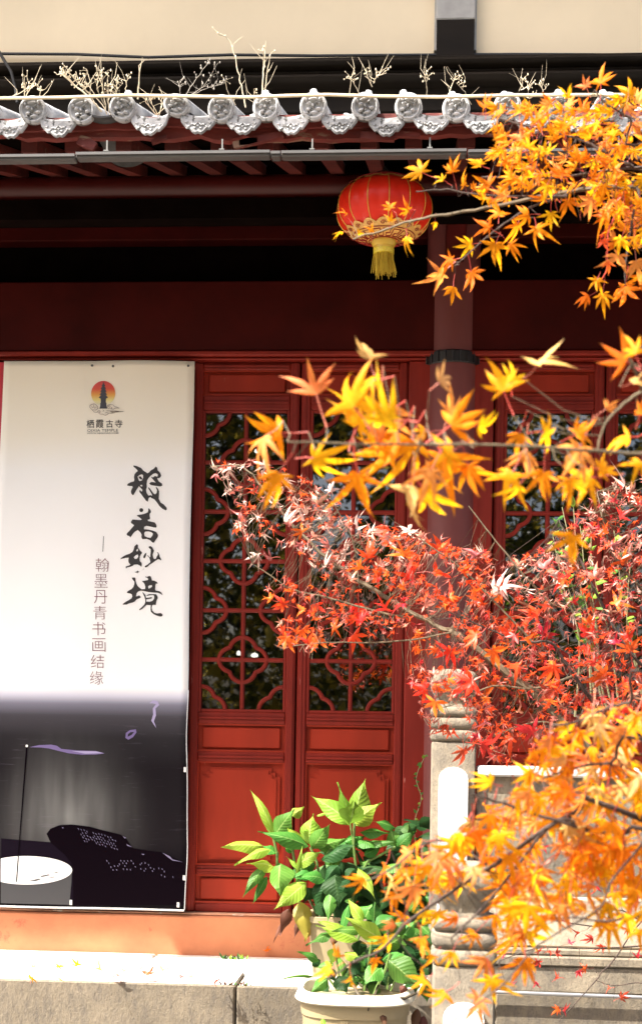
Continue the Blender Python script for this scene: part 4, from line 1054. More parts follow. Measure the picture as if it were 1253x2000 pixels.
Sx = lambda l_: [K(a, b2) for a, b2 in l_]
rear_stems = [(Sx([(820,245),(815,380),(830,520),(800,800)]), -.64, .006), (Sx([(795,250),(810,360),(820,450)]), -.63, .004), (Sx([(320,310),(345,420),(350,520)]), -.67, .006), (Sx([(350,420),(345,520),(420,640),(560,820)]), -.69, .006),
              (Sx([(440,390),(460,520),(500,620),(600,820)]), -.69, .006), (Sx([(550,390),(590,480),(610,600),(640,820)]), -.68, .006), (Sx([(1070,390),(900,480),(830,600),(760,820)]), -.64, .006), (Sx([(720,520),(730,620),(700,820)]), -.7, .006)]
pot2 = U(640, 1916, -.64)
rp_ = thing('square_planter', (U(668, 1900, -.62).x, -.62, 0.006), 'tall tapered cream planter on the platform behind the round pot', 'planter')
CREAM = surf('cream_plastic', (.33, .265, .15), .06, 4, .45, .05, 30, .002)
L = Vector(rp_.location); hz = UZ(640, 1790, -.7)
m = MB(); m.lathe([(.125, 0), (.145, hz - .03), (.145, hz - .03)], L, 32, ex=10); m.build('body', CREAM, rp_, smooth=True)
m = MB(); m.lathe([(.146, hz - .030), (.156, hz - .026), (.156, hz - .002), (.150, hz), (.138, hz - .004), (.136, hz - .03)], L, 32, ex=10, cap=False); m.build('rim', CREAM, rp_, smooth=True)
SOIL = surf('potting_soil', (.03, .02, .014), .4, 40, .95, .8, 60, .01)
m = MB(); m.lathe([(.136, hz - .05), (.13, hz - .03), (.05, hz - .02)], L, 20, ex=8); m.build('soil', SOIL, rp_)
plant('leafy_plant', (L.x, L.y, hz), 'taller leafy green plant with lime top shoots, rising from the rear planter', rear_specs, rear_stems,
      [(690, 1680, 835, 1790, 46, 'ddddg', -.62, -.36, 72), (590, 1660, 800, 1760, 30, 'dddgg', -.66, -.45, 64), (770, 1610, 850, 1800, 40, 'dddg', -.6, -.36, 64), (690, 1770, 845, 1915, 60, 'dddd', -.5, -.3, 75), (660, 1640, 800, 1690, 8, 'gggd', -.66, -.5, 60)])
# front planter
FY = -1.25
fc = U(694, 1945, FY); PR = .2355
pl = thing('round_planter', (fc.x, FY, GZ), 'wide cream plastic flowerpot with a thick rim, at the foot of the step', 'flowerpot')
L = Vector(pl.location); zr_ = UZ(694, 1947, FY - PR) - GZ
EXP = 3.0
m = MB(); m.lathe([(.165, 0.0), (.17, .01), (.185, .1), (PR - .028, zr_ - .10), (PR - .027, zr_ - .095), (PR - .022, zr_ - .094), (PR - .018, zr_ - .042)], L, 64, ex=EXP); m.build('body', CREAM, pl, smooth=True)
m = MB(); m.lathe([(PR - .02, zr_ - .044), (PR - .002, zr_ - .040), (PR + .002, zr_ - .034), (PR - .010, zr_ - .006), (PR - .016, zr_), (PR - .03, zr_), (PR - .036, zr_ - .01), (PR - .04, zr_ - .06)], L, 64, ex=EXP, cap=False); m.build('rim', surf('pale_cream_plastic', (.62, .57, .45), .05, 4, .4, .05, 30, .002), pl, smooth=True)
m = MB(); m.lathe([(PR - .042, zr_ - .07), (.1, zr_ - .05), (.02, zr_ - .045)], L, 32, ex=EXP); m.build('soil', SOIL, pl)
# embossed fan on the pot
m = MB(); q0 = L + Vector((-.055, 0, 0)); 
def onpot(x_, z_):
    r_ = lerp(.185, PR - .022, (z_ - .1) / (zr_ - .2)); y_ = -(max(0, r_ ** EXP - abs(x_) ** EXP)) ** (1 / EXP)
    return L + Vector((x_, y_ - .001, z_))
for dx in (-.006, .0, .006, .012, .018): m.tube([onpot(-.04 + dx, zr_ - .10), onpot(-.04 + dx, zr_ - .3)], .0018, 4)
for k in range(5): m.tube([onpot(-.06, zr_ - .13 - k * .004), onpot(-.06 - .1, zr_ - .20 + k * .022)], .0015, 4)
for k in range(5): m.tube([onpot(.0, zr_ - .13 - k * .004), onpot(.1, zr_ - .20 + k * .022)], .0015, 4)
m.build('embossed_fan', CREAM, pl)
front = spec([
 (840,960,610,880,90,-1.22,-.05,'l',.6),(740,890,612,850,60,-1.2,0,'l',.6),(685,915,540,985,60,-1.24,-.05,'g',.6),(860,905,700,905,55,-1.25,-.04,'g',.5),(870,845,788,720,60,-1.2,.02,'l',.7),
 (985,950,790,835,95,-1.26,-.06,'l',.8),(880,830,925,745,110,-1.18,.02,'g',.9),(940,865,945,740,95,-1.18,.0,'g',.9),(940,880,1070,820,110,-1.2,-.03,'g',.8),(745,900,790,740,50,-1.16,0,'g',.7),
 (1050,950,1130,850,100,-1.2,0,'g',.8),(1120,930,1185,850,80,-1.2,.03,'g',.8),(1000,1010,1120,930,90,-1.22,-.02,'g',.7),
 (600,1085,485,1035,50,-1.26,-.06,'g',.6),(700,1010,680,1100,70,-1.24,0,'l',.7),(760,1040,840,1060,60,-1.26,-.03,'l',.6),(850,960,850,1060,80,-1.2,0,'d',.9),
 (980,1130,880,1230,100,-1.34,-.08,'g',1.),(1030,1080,1200,1225,150,-1.34,-.05,'g',.95),(720,1180,770,1275,90,-1.3,-.03,'d',.9),(660,1190,560,1275,70,-1.3,-.06,'g',.8),(990,1080,1160,1070,80,-1.24,0,'g',.6),
 (1110,1010,1200,1080,70,-1.2,0,'d',.8),(570,1185,370,1205,20,-1.28,-.1,'g',.4),(700,930,690,990,45,-1.2,0,'b',.8),(870,1060,820,1130,70,-1.24,0,'g',.8),(800,1100,860,1180,70,-1.26,0,'d',.8),(1060,1150,1010,1240,70,-1.22,0,'d',.8),(930,1080,960,1010,70,-1.2,0,'d',.8),
 (600,1120,570,1070,50,-1.22,0,'d',.7)])
front += [(735, 1975, 722, 2012, 12, -1.42, -.04, 'b', .8), (742, 1968, 752, 2010, 12, -1.43, -.04, 'b', .8), (815, 1970, 806, 2012, 16, -1.3, -.04, 'b', .8), (828, 1985, 822, 2015, 16, -1.28, -.04, 'b', .8), (628, 1990, 634, 2006, 9, -1.5, -.01, 'l', .8), (790, 1925, 782, 1945, 18, -1.3, 0, 'b', .8)]
Sf = [(Sx([(870,850),(840,960),(800,1100),(760,1270)]), -1.2, .005), (Sx([(1040,1040),(1010,1140),(960,1240),(940,1290)]), -1.28, .006), (Sx([(700,1020),(720,1130),(740,1270)]), -1.24, .004), (Sx([(940,870),(920,1000),(900,1130),(880,1270)]), -1.2, .005), (Sx([(1030,1180),(1020,1260)]), -1.22, .005), (Sx([(660,1190),(690,1230),(720,1270)]), -1.26, .004), (Sx([(1120,1030),(1090,1150),(1040,1270)]), -1.22, .004)]
fp = plant('leafy_plant', (fc.x, FY, GZ + zr_ - .05), 'lower leafy green plant filling the round cream flowerpot', front, Sf,
      [(690, 1850, 835, 1925, 34, 'dddg', -1.2, -1.02, 62), (630, 1865, 720, 1925, 14, 'dgg', -1.2, -1.1, 48), (740, 1780, 845, 1870, 24, 'dgdg', -1.15, -1.0, 60)])
m = MB(); m.tube([U(690, 1925, -1.36), U(703, 1948, -1.44), U(722, 1960, -1.46), U(745, 1948, -1.45), U(790, 1950, -1.42), U(812, 1940, -1.36)], [.006, .007, .008, .007, .006, .005], 6)
m.tube([U(722, 1960, -1.46), U(718, 1975, -1.47)], [.004, .002], 5); m.tube([U(738, 1925, -1.36), U(730, 1945, -1.44), U(722, 1960, -1.46)], .005, 5)
m.build('woody_stem', PLANTSTEM_D, fp, smooth=True)

# ================================================================ maples
def maple_geo(r, curl=0.3, droop=0.15, nl=7, slim=1.0, stalk=True, close=True):
    """one palmate leaf, centre at the lobe junction, middle lobe along +Y, span about 1"""
    m = MB()
    angs = {7: [-128, -84, -42, 0, 42, 84, 128], 5: [-95, -48, 0, 48, 95]}[nl]
    lens = {7: [.24, .42, .54, .60, .54, .42, .24], 5: [.36, .52, .60, .52, .36]}[nl]
    cf = r.uniform(.62, 1.0) if close else 1.0
    A = [math.radians(a * cf + r.uniform(-5, 5)) for a in angs]; Ls = [l * r.uniform(.88, 1.1) for l in lens]
    def bend(x, y, z):
        d = math.hypot(x, y)
        return (x, y, z - droop * d * d * 1.6 + curl * r_c * d ** 3 * 2.2)
    r_c = r.uniform(-1, 1)
    lobecurl = [r.uniform(-1, 1) * curl for _ in A]; lobeside = [r.uniform(-.6, .6) * curl for _ in A]
    def pt(a, L, t, s, i):
        # t along lobe, s sideways
        x = math.sin(a) * L * t + math.cos(a) * s; y = math.cos(a) * L * t - math.sin(a) * s
        k = lobecurl[i] * (t ** 2) * L * 1.6
        sh = lobeside[i] * t * t * L
        x += math.cos(a) * sh; y -= math.sin(a) * sh
        tt = 1 - .35 * min(1, abs(lobecurl[i])) * t
        return bend(x * tt, y * tt, k)
    c = m.v; c.append(Vector((0, 0, 0))); m.at.append((0, 0))
    fs = []
    notch = []
    for i in range(len(A) + 1):
        if i == 0: a = A[0] - .5; rr = .06
        elif i == len(A): a = A[-1] + .5; rr = .06
        else: a = (A[i - 1] + A[i]) / 2; rr = .135 * (Ls[i - 1] + Ls[i]) * r.uniform(.8, 1.1)
        c.append(Vector(bend(math.sin(a) * rr, math.cos(a) * rr, -.012))); m.at.append((.3, 1)); notch.append(len(c) - 1)
    for i, (a, L) in enumerate(zip(A, Ls)):
        wl_ = .082 * slim * (L / .55) ** .6
        b0 = len(c)
        for t_, s in ((.32, 0), (.62, 0), (1.0, 0), (.50, -wl_), (.50, wl_), (.74, -wl_ * .55), (.74, wl_ * .55)):
            p = pt(a, L, t_, s, i); c.append(Vector((p[0], p[1], p[2] + (.012 if s == 0 and t_ < 1 else -.006))))
        m.at += [(.32, 0), (.62, 0), (1, 0), (.5, -1), (.5, 1), (.74, -1), (.74, 1)]
        r1, r2, tip, sl_, sr, ul, ur = range(b0, b0 + 7)
        n0, n1 = notch[i], notch[i + 1]
        fs += [(0, r1, n0), (0, n1, r1), (n0, r1, sl_), (n1, sr, r1), (r1, r2, sl_), (r1, sr, r2), (sl_, r2, ul), (sr, ur, r2), (ul, r2, tip), (ur, tip, r2)]
    for f in fs: m.f.append(list(f)); m.m.append(0)
    if stalk:
        m.k = 1; bx, by = r.uniform(-.12, .12), r.uniform(.25, .55)
        m.tube([(0, 0, -.004), (bx * .4, -by * .5, -.03), (bx, -by, .01)], [.010, .009, .012], 3, cap=False)
        m.k = 0; m.at += [(0, .5)] * (len(m.v) - len(m.at))
        m.petiole = Vector((bx, -by, .01))
    return m
V_ = dict(side=False)
ORANGE = leafmat('orange_maple_leaf', (.78, .235, .006), .54, .022, .2, .5, (1.0, .40, .008), .12, (.88, .42, .05), **V_)
YELLOW = leafmat('golden_maple_leaf', (.82, .385, .006), .56, .018, .16, .5, (1.0, .56, .01), .12, (.9, .55, .06), **V_)
PINKO = leafmat('salmon_maple_leaf', (.78, .26, .06), .46, .02, .14, .55, (1.0, .38, .06), .15, (.88, .45, .18), **V_)
PALE = leafmat('pale_maple_leaf', (.72, .42, .12), .45, .015, .12, .55, None, .3, (.85, .6, .3), **V_)
SCAR = leafmat('scarlet_maple_leaf', (.86, .105, .020), .48, .020, .22, .42, (1.0, .17, .02), .35, (.75, .16, .06), **V_)
CRIM = leafmat('crimson_maple_leaf', (.46, .024, .020), .40, .02, .35, .38, (.85, .05, .03), .45, (.6, .1, .06), **V_)
WITH = leafmat('withered_pink_leaf', (.44, .14, .10), .25, .02, .45, .45, None, .5, (.6, .3, .22), **V_)
WHITISH = leafmat('bleached_curled_leaf', (.62, .42, .34), .2, .02, .25, .45, None, .5, (.7, .5, .4), **V_)
STALK = plain('red_leaf_stalk', (.45, .05, .03), .5)
STALKP = plain('pink_leaf_stalk', (.55, .16, .10), .5)
rl = random.Random(21)
def variants(mat_, n, curl, droop, slim=1.0, nls=(7, 7, 5)):
    out = []
    for k in range(n):
        g_ = maple_geo(rl, curl, droop * rl.uniform(.3, 1.6), nls[k % len(nls)], slim * rl.uniform(.85, 1.15))
        me = g_.mesh('maple_leaf', [mat_, STALKP if mat_ in (PALE, PINKO) else STALK], smooth=True)
        out.append((me, g_.petiole))
    return out
VAR = {k: variants(mt, 10, .48, .5, .74) for k, mt in (('o', ORANGE), ('y', YELLOW), ('p', PINKO), ('w', PALE))}
for k_, mt in (('O', ORANGE), ('Y', YELLOW), ('P', PINKO), ('W', PALE)): VAR[k_] = variants(mt, 10, .5, .62, .62, (7, 5, 5))
VAR['s'] = variants(SCAR, 10, .55, .5, .84); VAR['c'] = variants(CRIM, 8, .6, .5, .84)
VAR['i'] = variants(WITH, 9, 1.1, .6, .8, (5, 7, 5)); VAR['h'] = variants(WHITISH, 8, 1.2, .7, .8, (5, 7, 5))
def leaf_at(px, py, span, ang, Y, kind, tree, facing=.75, rnd_=rl, spin=None):
    """hang one leaf on a tree: tip direction ang (degrees in view), tilted about its own axis"""
    p = U(px, py, Y); s_ = span * (p.y - CAM.y) / FPX / .88
    a = math.radians(ang)
    tipd = (r0 * math.cos(a) + zz * math.sin(a)).normalized()
    tow = (CAM - p).normalized()
    tipd = (tipd + tow * rnd_.uniform(-.35, .35)).normalized()
    sp_ = spin if spin is not None else rnd_.gauss(0, 1 - facing) * 1.6
    nrm = (tow - tipd * tow.dot(tipd)).normalized()
    nrm = Matrix.Rotation(sp_, 3, tipd) @ nrm
    xd = tipd.cross(nrm).normalized()
    me, pet = rnd_.choice(VAR[kind])
    o = bpy.data.objects.new('leaf', me); col.objects.link(o)
    Mx = Matrix((xd, tipd, nrm)).transposed() * s_
    M4 = Mx.to_4x4(); M4.translation = p - Vector(tree.location)
    o.matrix_basis = M4; o.parent = tree
    return p + Mx @ pet
class Tree:
    def __init__(s, name, base, label, cat):
        s.o = thing(name, base, label, cat); s.br = []; s.ends = []
    def branch(s, pts, r0_, r1_, mat_, name='branch', join=None):
        # pts: (px,py,Y) ; smooth through them
        w3 = [U(*p) if len(p) == 3 and not isinstance(p, Vector) else p for p in pts]
        if join is not None: w3 = [join] + w3
        out = []
        for i in range(len(w3) - 1):
            a, b2 = w3[i], w3[i + 1]
            pa = w3[i - 1] if i else a; pb_ = w3[i + 2] if i + 2 < len(w3) else b2
            n_ = 5
            for k in range(n_):
                t_ = k / n_
                out.append(0.5 * ((2 * a) + (b2 - pa) * t_ + (2 * pa - 5 * a + 4 * b2 - pb_) * t_ ** 2 + (3 * a - pa - 3 * b2 + pb_) * t_ ** 3))
        out.append(w3[-1]); N = len(out)
        jj = (r0_ + r1_) / 5
        out = [p + Vector((rl.uniform(-1, 1), rl.uniform(-1, 1), rl.uniform(-1, 1))) * jj for p in out]
        m = MB(); m.tube(out, [lerp(r0_, r1_, (i / (N - 1))) * (1.15 if i % 5 == 0 else 1) for i in range(N)], 6)
        o = m.build(name, mat_, s.o, smooth=True); s.br.append((out, o, mat_)); s.tw = getattr(s, 'tw', {})
        return out
    def attach(s, p, maxd):
        best = None
        for bi, (pts, o, mt) in enumerate(s.br):
            for q in pts:
                d = (q - p).length
                if best is None or d < best[0]: best = (d, q, bi)
        if best and best[0] < maxd:
            s.tw.setdefault(best[2], []).append((p, best[1]))
    def twigs(s, r_):
        for bi, lst in s.tw.items():
            m = MB()
            for p, q in lst:
                mid = (p + q) / 2 + Vector((0, 0, -.08 * (p - q).length)) + Vector((rl.uniform(-1, 1), rl.uniform(-1, 1), rl.uniform(-1, 1))) * .06 * (p - q).length
                m.tube([q, lerp(q, mid, .55) , mid, p], [r_, r_ * .8, r_ * .7, r_ * .5], 3, cap=False)
            tag(m.build('twig', s.br[bi][2], s.br[bi][1], fix=False), kind='stuff')
def inside(x_, y_, P):
    c_ = False; j = len(P) - 1
    for i in range(len(P)):
        if (P[i][1] > y_) != (P[j][1] > y_) and x_ < (P[j][0] - P[i][0]) * (y_ - P[i][1]) / (P[j][1] - P[i][1]) + P[i][0]: c_ = not c_
        j = i
    return c_
# ---- orange maple -------------------------------------------------
OT = Tree('orange_maple', (1.35, -3.9, GZ), 'orange and gold maple whose branches reach in from the right, nearest the viewer', 'maple tree')
tb = Vector((1.35, -3.9, GZ))
trunk_pts = [tb, tb + Vector((.02, .03, .6)), tb + Vector((-.02, .08, 1.2)), tb + Vector((.05, .1, 2.0)), tb + Vector((.0, .05, 2.8)), tb + Vector((.1, .1, 3.6))]
m = MB(); m.tube(trunk_pts, [.085, .07, .06, .05, .038, .02], 12); m.build('trunk', BARK, OT.o, smooth=True)
def tr_at(z):
    return min(trunk_pts, key=lambda q: abs(q.z - z))
UY, MY, LY_ = -3.45, -4.75, -4.45
def sb(pts, Y, ra, rb, join=None, dY=.0, mt=BARK):
    n_ = len(pts); return OT.branch([(a, b2, Y + dY * i / max(1, n_ - 1)) for i, (a, b2) in enumerate(pts)], ra, rb, mt, join=join)
sb([(1320, 372), (1253, 367), (1161, 368), (1053, 385), (963, 403), (872, 419), (800, 432), (755, 447), (690, 466)], UY, .0075, .0022, trunk_pts[4], .1, BARK_OLIVE)
sb([(1330, 318), (1253, 327), (1198, 332), (1089, 347), (1002, 347), (940, 345)], UY, .005, .0016, trunk_pts[4], .1)
sb([(1107, 383), (1040, 384), (981, 383), (912, 378), (872, 370), (812, 374)], UY, .0035, .0014)
sb([(1320, 345), (1227, 322), (1180, 296), (1125, 271), (1017, 244), (960, 225)], UY, .005, .0015, trunk_pts[4], .1)
sb([(1107, 379), (1035, 405), (973, 445), (919, 491), (887, 520)], UY, .003, .0013)
sb([(1300, 360), (1248, 383), (1223, 491), (1219, 557)], UY, .005, .0014, trunk_pts[4])
sb([(1235, 400), (1190, 441), (1183, 528), (1161, 557)], UY, .002, .0010, mt=STALK)
sb([(1300, 260), (1230, 230), (1180, 200), (1160, 175)], UY, .004, .0014, trunk_pts[5])
sb([(1400, 890), (1253, 886), (1180, 882), (1050, 873), (900, 868), (700, 868), (560, 862)], MY, .0030, .0012, trunk_pts[3], -.1, BARK_OLIVE)
sb([(1330, 720), (1253, 765), (1215, 790), (1180, 830), (1165, 880)], MY, .003, .0014, trunk_pts[3], .0, BARK_OLIVE)
sb([(1340, 1650), (1216, 1627), (1143, 1620), (1002, 1576), (923, 1553)], LY_, .0052, .0022, trunk_pts[2])
sb([(1150, 1622), (1100, 1600), (1053, 1634), (1017, 1681), (945, 1768), (880, 1833)], LY_, .004, .0016)
sb([(1253, 1600), (1120, 1590), (981, 1678), (927, 1710), (854, 1761), (800, 1797), (750, 1850), (690, 1880), (640, 1912)], LY_, .0055, .0015, trunk_pts[2], .15)
sb([(1330, 1480), (1190, 1490), (1120, 1500), (1060, 1520)], LY_, .004, .0015, trunk_pts[2])
sb([(1260, 1640), (1190, 1725), (1168, 1775), (1053, 1844), (980, 1924), (887, 1992), (860, 2030)], LY_ - .1, .0022, .0010)
sb([(1330, 1360), (1230, 1372), (1180, 1385), (1120, 1410), (1060, 1420)], LY_, .004, .0015, trunk_pts[2])
sb([(1330, 1790), (1230, 1790), (1180, 1800), (1120, 1790)], LY_, .003, .0015)
sb([(950, 1690), (850, 1640), (760, 1700), (715, 1720)], LY_, .0025, .0012)
K1 = lambda x_, y_: (800 + x_ / 2.766, 130 + y_ / 2.766)
K8 = lambda x_, y_: (820 + x_ / 2.894, 660 + y_ / 2.894)
K7 = lambda x_, y_: (800 + x_ / 2.766, 1280 + y_ / 2.766)
K6 = lambda x_, y_: (620 + x_ / 1.98, 1650 + y_ / 1.98)
KL = lambda x_, y_: (640 + x_ / 5.22, 330 + y_ / 5.22)
up_ = [(1030,90,150,100),(950,110,90,120),(1190,150,130,90),(1235,200,100,80),(405,220,110,100),(590,240,110,100),(500,240,100,150),(760,200,100,170),(690,290,130,110),(830,340,130,90),(600,390,140,120),(640,440,110,60),(730,460,130,150),(930,240,120,100),(1010,330,120,150),(1060,390,110,60),(950,370,120,170),(460,470,90,200),(380,530,110,140),(60,570,150,150),(230,570,120,105),(520,530,120,100),(560,600,110,170),(430,640,120,160),(290,640,90,120),(180,610,80,150),(340,660,60,60),(910,510,120,100),(860,450,100,80),(680,540,110,140),(1000,500,110,30),(1100,560,110,45),(830,590,140,110),(740,640,110,250),(620,640,110,160),(980,600,100,20),(1120,620,110,-20),(540,700,110,200),(400,710,90,180),(700,590,100,150),
 (850,720,130,-70),(980,720,150,-110),(640,800,120,200),(760,790,120,-90),(680,870,140,-80),(580,850,120,-100),(480,800,120,100),(430,870,120,160),(460,960,160,-110),(540,960,110,-40),(330,960,120,190),(225,1040,110,200),(180,1120,170,210),(330,1110,140,-80),(235,1190,120,-95),(1080,770,150,210),(1180,740,120,200),(1220,820,140,-90),(1140,930,120,-110),(1210,920,110,-80),(1130,1020,160,-100),(1220,1050,150,-80),(1160,1190,170,-85),(1240,1130,130,-90),(1010,1150,100,-110),(965,1240,110,215),(1040,1230,110,-95)]
nO = 0
def oput(px, py, sp_, an, Y, kind, fac=.72, maxd=.35, jit=.12):
    global nO
    q = leaf_at(px, py, sp_, an + rl.uniform(-9, 9), Y + rl.uniform(-jit, jit), kind, OT.o, fac)
    OT.attach(q, maxd); nO += 1
def upk(x_=0):
    r_ = rl.random(); return 'y' if r_ < .22 else ('p' if r_ < .32 + .14 * (x_ > 1100) else 'o')
for a, b2, s_, an in up_: oput(*K1(a, b2), s_ / 2.766 * 1.3, an, UY, upk(a))
for a, b2, s_, an in [(1040, 940, 80, -80), (1070, 1050, 80, -80), (1045, 900, 60, -95)]: oput(*K1(a, b2), s_ / 2.766 * 1.2, an, UY, 's', .5)
for k in range(34): oput(rl.uniform(1175, 1275), rl.uniform(225, 480), rl.uniform(36, 58), rl.choice((90, 150, 200, 250, -90, 120)), UY, upk(1200))
for k in range(26): oput(rl.uniform(960, 1200), rl.uniform(210, 390), rl.uniform(30, 46), rl.choice((90, 120, 150, 180, 200)), UY, upk(900))
for a, b2, s_, an in [(190,460,150,130),(150,640,170,190),(640,400,180,120),(820,420,170,170),(800,700,200,-95),(640,530,130,90),(450,640,150,100),(300,650,100,0),(1090,540,120,-80)]: oput(*KL(a, b2), s_ / 5.22 * 1.15, an, UY + .1, rl.choice('oyo'), .6)
mid = [(470,300,270,100,'o'),(520,250,200,80,'y'),(660,150,240,65,'w'),(600,640,260,-90,'p'),(560,540,200,-100,'o'),(700,530,200,0,'y'),(520,760,250,-120,'y'),(700,760,230,-100,'o'),(900,620,290,-105,'p'),(880,540,200,20,'o'),(960,790,280,-150,'y'),(1010,740,190,10,'o'),(1180,560,250,190,'y'),(1160,130,260,150,'o'),(1215,90,200,110,'o'),(1200,250,150,40,'w'),(1050,400,130,40,'p'),(170,430,230,80,'p'),(330,500,200,0,'y'),(180,640,240,200,'y'),(270,720,250,-80,'o'),(60,750,250,-110,'p'),(110,250,200,52,'w'),(30,530,160,200,'y'),(1240,430,150,80,'o'),(840,800,230,-80,'o'),(560,830,180,-140,'y'),(1245,700,170,-120,'y')]
for a, b2, s_, an, kd in mid: oput(*K8(a, b2), s_ / 2.894 * 1.22, an, MY, kd.upper(), .74, .4)
for a, b2, s_, an, kd in [(722,700,85,105,'w'),(727,742,70,205,'y'),(618,770,110,110,'p'),(548,845,110,185,'o'),(612,895,95,-20,'y'),(545,925,95,-110,'o'),(690,795,140,130,'o'),(742,790,130,-80,'p'),(765,822,120,160,'y'),(700,925,120,-95,'o'),(765,880,110,180,'y'),(805,860,130,-90,'o'),(862,890,150,-75,'o'),(802,950,130,-100,'w'),(830,960,110,-70,'y'),(520,850,90,215,'p'),(1120,1045,85,-110,'o'),(745,815,110,200,'y'),(775,845,120,-120,'o'),(700,830,110,60,'y'),(880,830,120,30,'o')]: oput(a, b2, s_ * 1.22, an, MY, kd.upper(), .66, .4)
low = [(1020,370,200,-100,'w'),(865,370,150,-95,'y'),(750,430,180,-100,'o'),(1140,430,220,-110,'o'),(1180,380,150,20,'y'),(840,560,180,170,'w'),(960,570,160,160,'p'),(690,570,130,150,'o'),(660,640,150,200,'y'),(1180,560,180,170,'w'),(1150,700,200,-100,'w'),(440,690,150,150,'y'),(560,800,260,-100,'p'),(430,860,220,-110,'o'),(340,950,300,-100,'o'),(200,1080,260,-110,'p'),(100,1130,220,-110,'o'),(60,1000,120,190,'o'),(770,880,230,-95,'y'),(640,740,200,-120,'p'),(980,800,250,-120,'p'),(1080,900,260,-100,'o'),(1200,860,250,-90,'p'),(1150,1050,300,-100,'o'),(1210,1200,280,-95,'o'),(950,1010,250,-120,'o'),(900,1080,220,-100,'p'),(860,1220,180,-80,'y'),(830,1300,240,-95,'o'),(640,1350,280,-95,'y'),(560,1250,220,-130,'o'),(700,1150,250,-100,'p'),(430,1090,240,-80,'o'),(540,1080,250,-85,'o'),(360,1150,180,-100,'w'),(150,1390,150,-85,'y'),(60,1530,140,-95,'o'),(20,1250,200,-90,'p'),(230,1600,150,-110,'y'),(350,1500,160,-130,'o'),(260,1420,120,190,'o'),(620,1640,240,-95,'o'),(690,1430,150,-90,'y'),(420,1640,220,-120,'p'),(440,1750,200,-90,'y'),(370,1850,220,-110,'p'),(190,1820,180,210,'o'),(80,1750,140,215,'o'),(1080,1440,180,-100,'y'),(1180,1400,180,-110,'y'),(1110,1280,160,-80,'o'),(1240,1480,150,-90,'o'),(1020,1430,140,-60,'o'),(950,1350,160,-130,'p'),(1000,690,200,200,'o'),(880,740,200,190,'p'),(1090,600,160,-80,'o'),(1040,1150,220,-100,'y'),(1230,330,160,-100,'o'),(1240,650,180,-120,'w'),(1060,780,200,-100,'o'),(820,950,220,-110,'o'),(480,960,220,-110,'y'),(260,1020,200,-120,'y'),(1240,1020,220,-80,'p')]
for a, b2, s_, an, kd in low: oput(*K7(a, b2), s_ / 2.766 * 1.30, an, LY_, kd.upper(), .66)
for a, b2, s_, an in [(260,80,120,-110),(340,100,150,-100),(180,130,110,-130),(400,60,150,-110),(380,190,110,-70),(330,270,100,-120),(270,360,130,-110),(395,360,110,-95),(225,440,90,-100),(70,430,90,80),(50,480,110,200),(130,510,90,-90),(300,190,110,-110),(420,250,110,-110),(450,430,100,-120),(300,310,90,200),(350,30,120,200),(460,30,140,-100)]: oput(*K6(a, b2), s_ / 1.98 * 1.15, an, LY_ + .1, rl.choice('OOPYO'), .62)
while nO < 297: oput(rl.uniform(1030, 1270), rl.uniform(1420, 1790), rl.uniform(60, 92), rl.choice((-95, -110, -120, 200, 160, -80)), LY_ + .05, rl.choice('OOPYO'), .6)
# beyond 300: the small leaves deep in the sprays, as one mass
big = MB(); mats_ = [ORANGE, STALK, YELLOW, STALK, PINKO, STALKP, PALE, STALKP]; order_ = 'oypw'
def massleaf(px, py, Y, span, ang, kd):
    p = U(px, py, Y); s_ = span * (p.y - CAM.y) / FPX
    me, pet = rl.choice(VAR[kd]); a = math.radians(ang + rl.uniform(-20, 20))
    tipd = (r0 * math.cos(a) + zz * math.sin(a) + fw * rl.uniform(-.5, .5)).normalized(); tow = (CAM - p).normalized()
    nrm = Matrix.Rotation(rl.gauss(0, .8), 3, tipd) @ (tow - tipd * tow.dot(tipd)).normalized(); xd = tipd.cross(nrm).normalized()
    Mx = Matrix((xd, tipd, nrm)).transposed() * s_; n0 = len(big.v); k0 = order_.index(kd.lower()) * 2
    big.v += [p + Mx @ v_.co for v_ in me.vertices]; big.at += [tuple(d_.vector) for d_ in me.attributes['leafuv'].data]
    for pl_ in me.polygons: big.f.append([n0 + i for i in pl_.vertices]); big.m.append(k0 + pl_.material_index)
    OT.attach(p + Mx @ pet, .4)
LOWP = [(1000, 1560), (1060, 1440), (1110, 1385), (1275, 1370), (1275, 1790), (1180, 1800), (1120, 1740), (1050, 1850), (980, 1830), (930, 1760), (870, 1740), (740, 1720), (830, 1640), (910, 1580)]
k = 0
while k < 120:
    x_, y_ = rl.uniform(740, 1275), rl.uniform(1360, 1850)
    if inside(x_, y_, LOWP): massleaf(x_, y_, LY_ + rl.uniform(-.1, .3), rl.uniform(76, 122), rl.choice((-90, -98, -105, -115, -125, -85)), rl.choice('OOOPYYPW')); k += 1
UPP = [(960, 225), (1100, 190), (1170, 180), (1275, 200), (1275, 480), (1200, 500), (1180, 440), (1040, 370), (950, 400), (930, 340), (980, 300)]
k = 0
while k < 120:
    x_, y_ = rl.uniform(930, 1275), rl.uniform(180, 500)
    if inside(x_, y_, UPP): massleaf(x_, y_, UY + rl.uniform(-.1, .35), rl.uniform(42, 64), rl.choice((90, 120, 150, 180, 200, -110, 60)), rl.choice('ooooypo' if x_ < 1150 else 'ooppyyo')); k += 1
q = big.build('small_leaves', mats_, OT.o, fix=False); tag(q, kind='stuff')
OT.twigs(.0011)
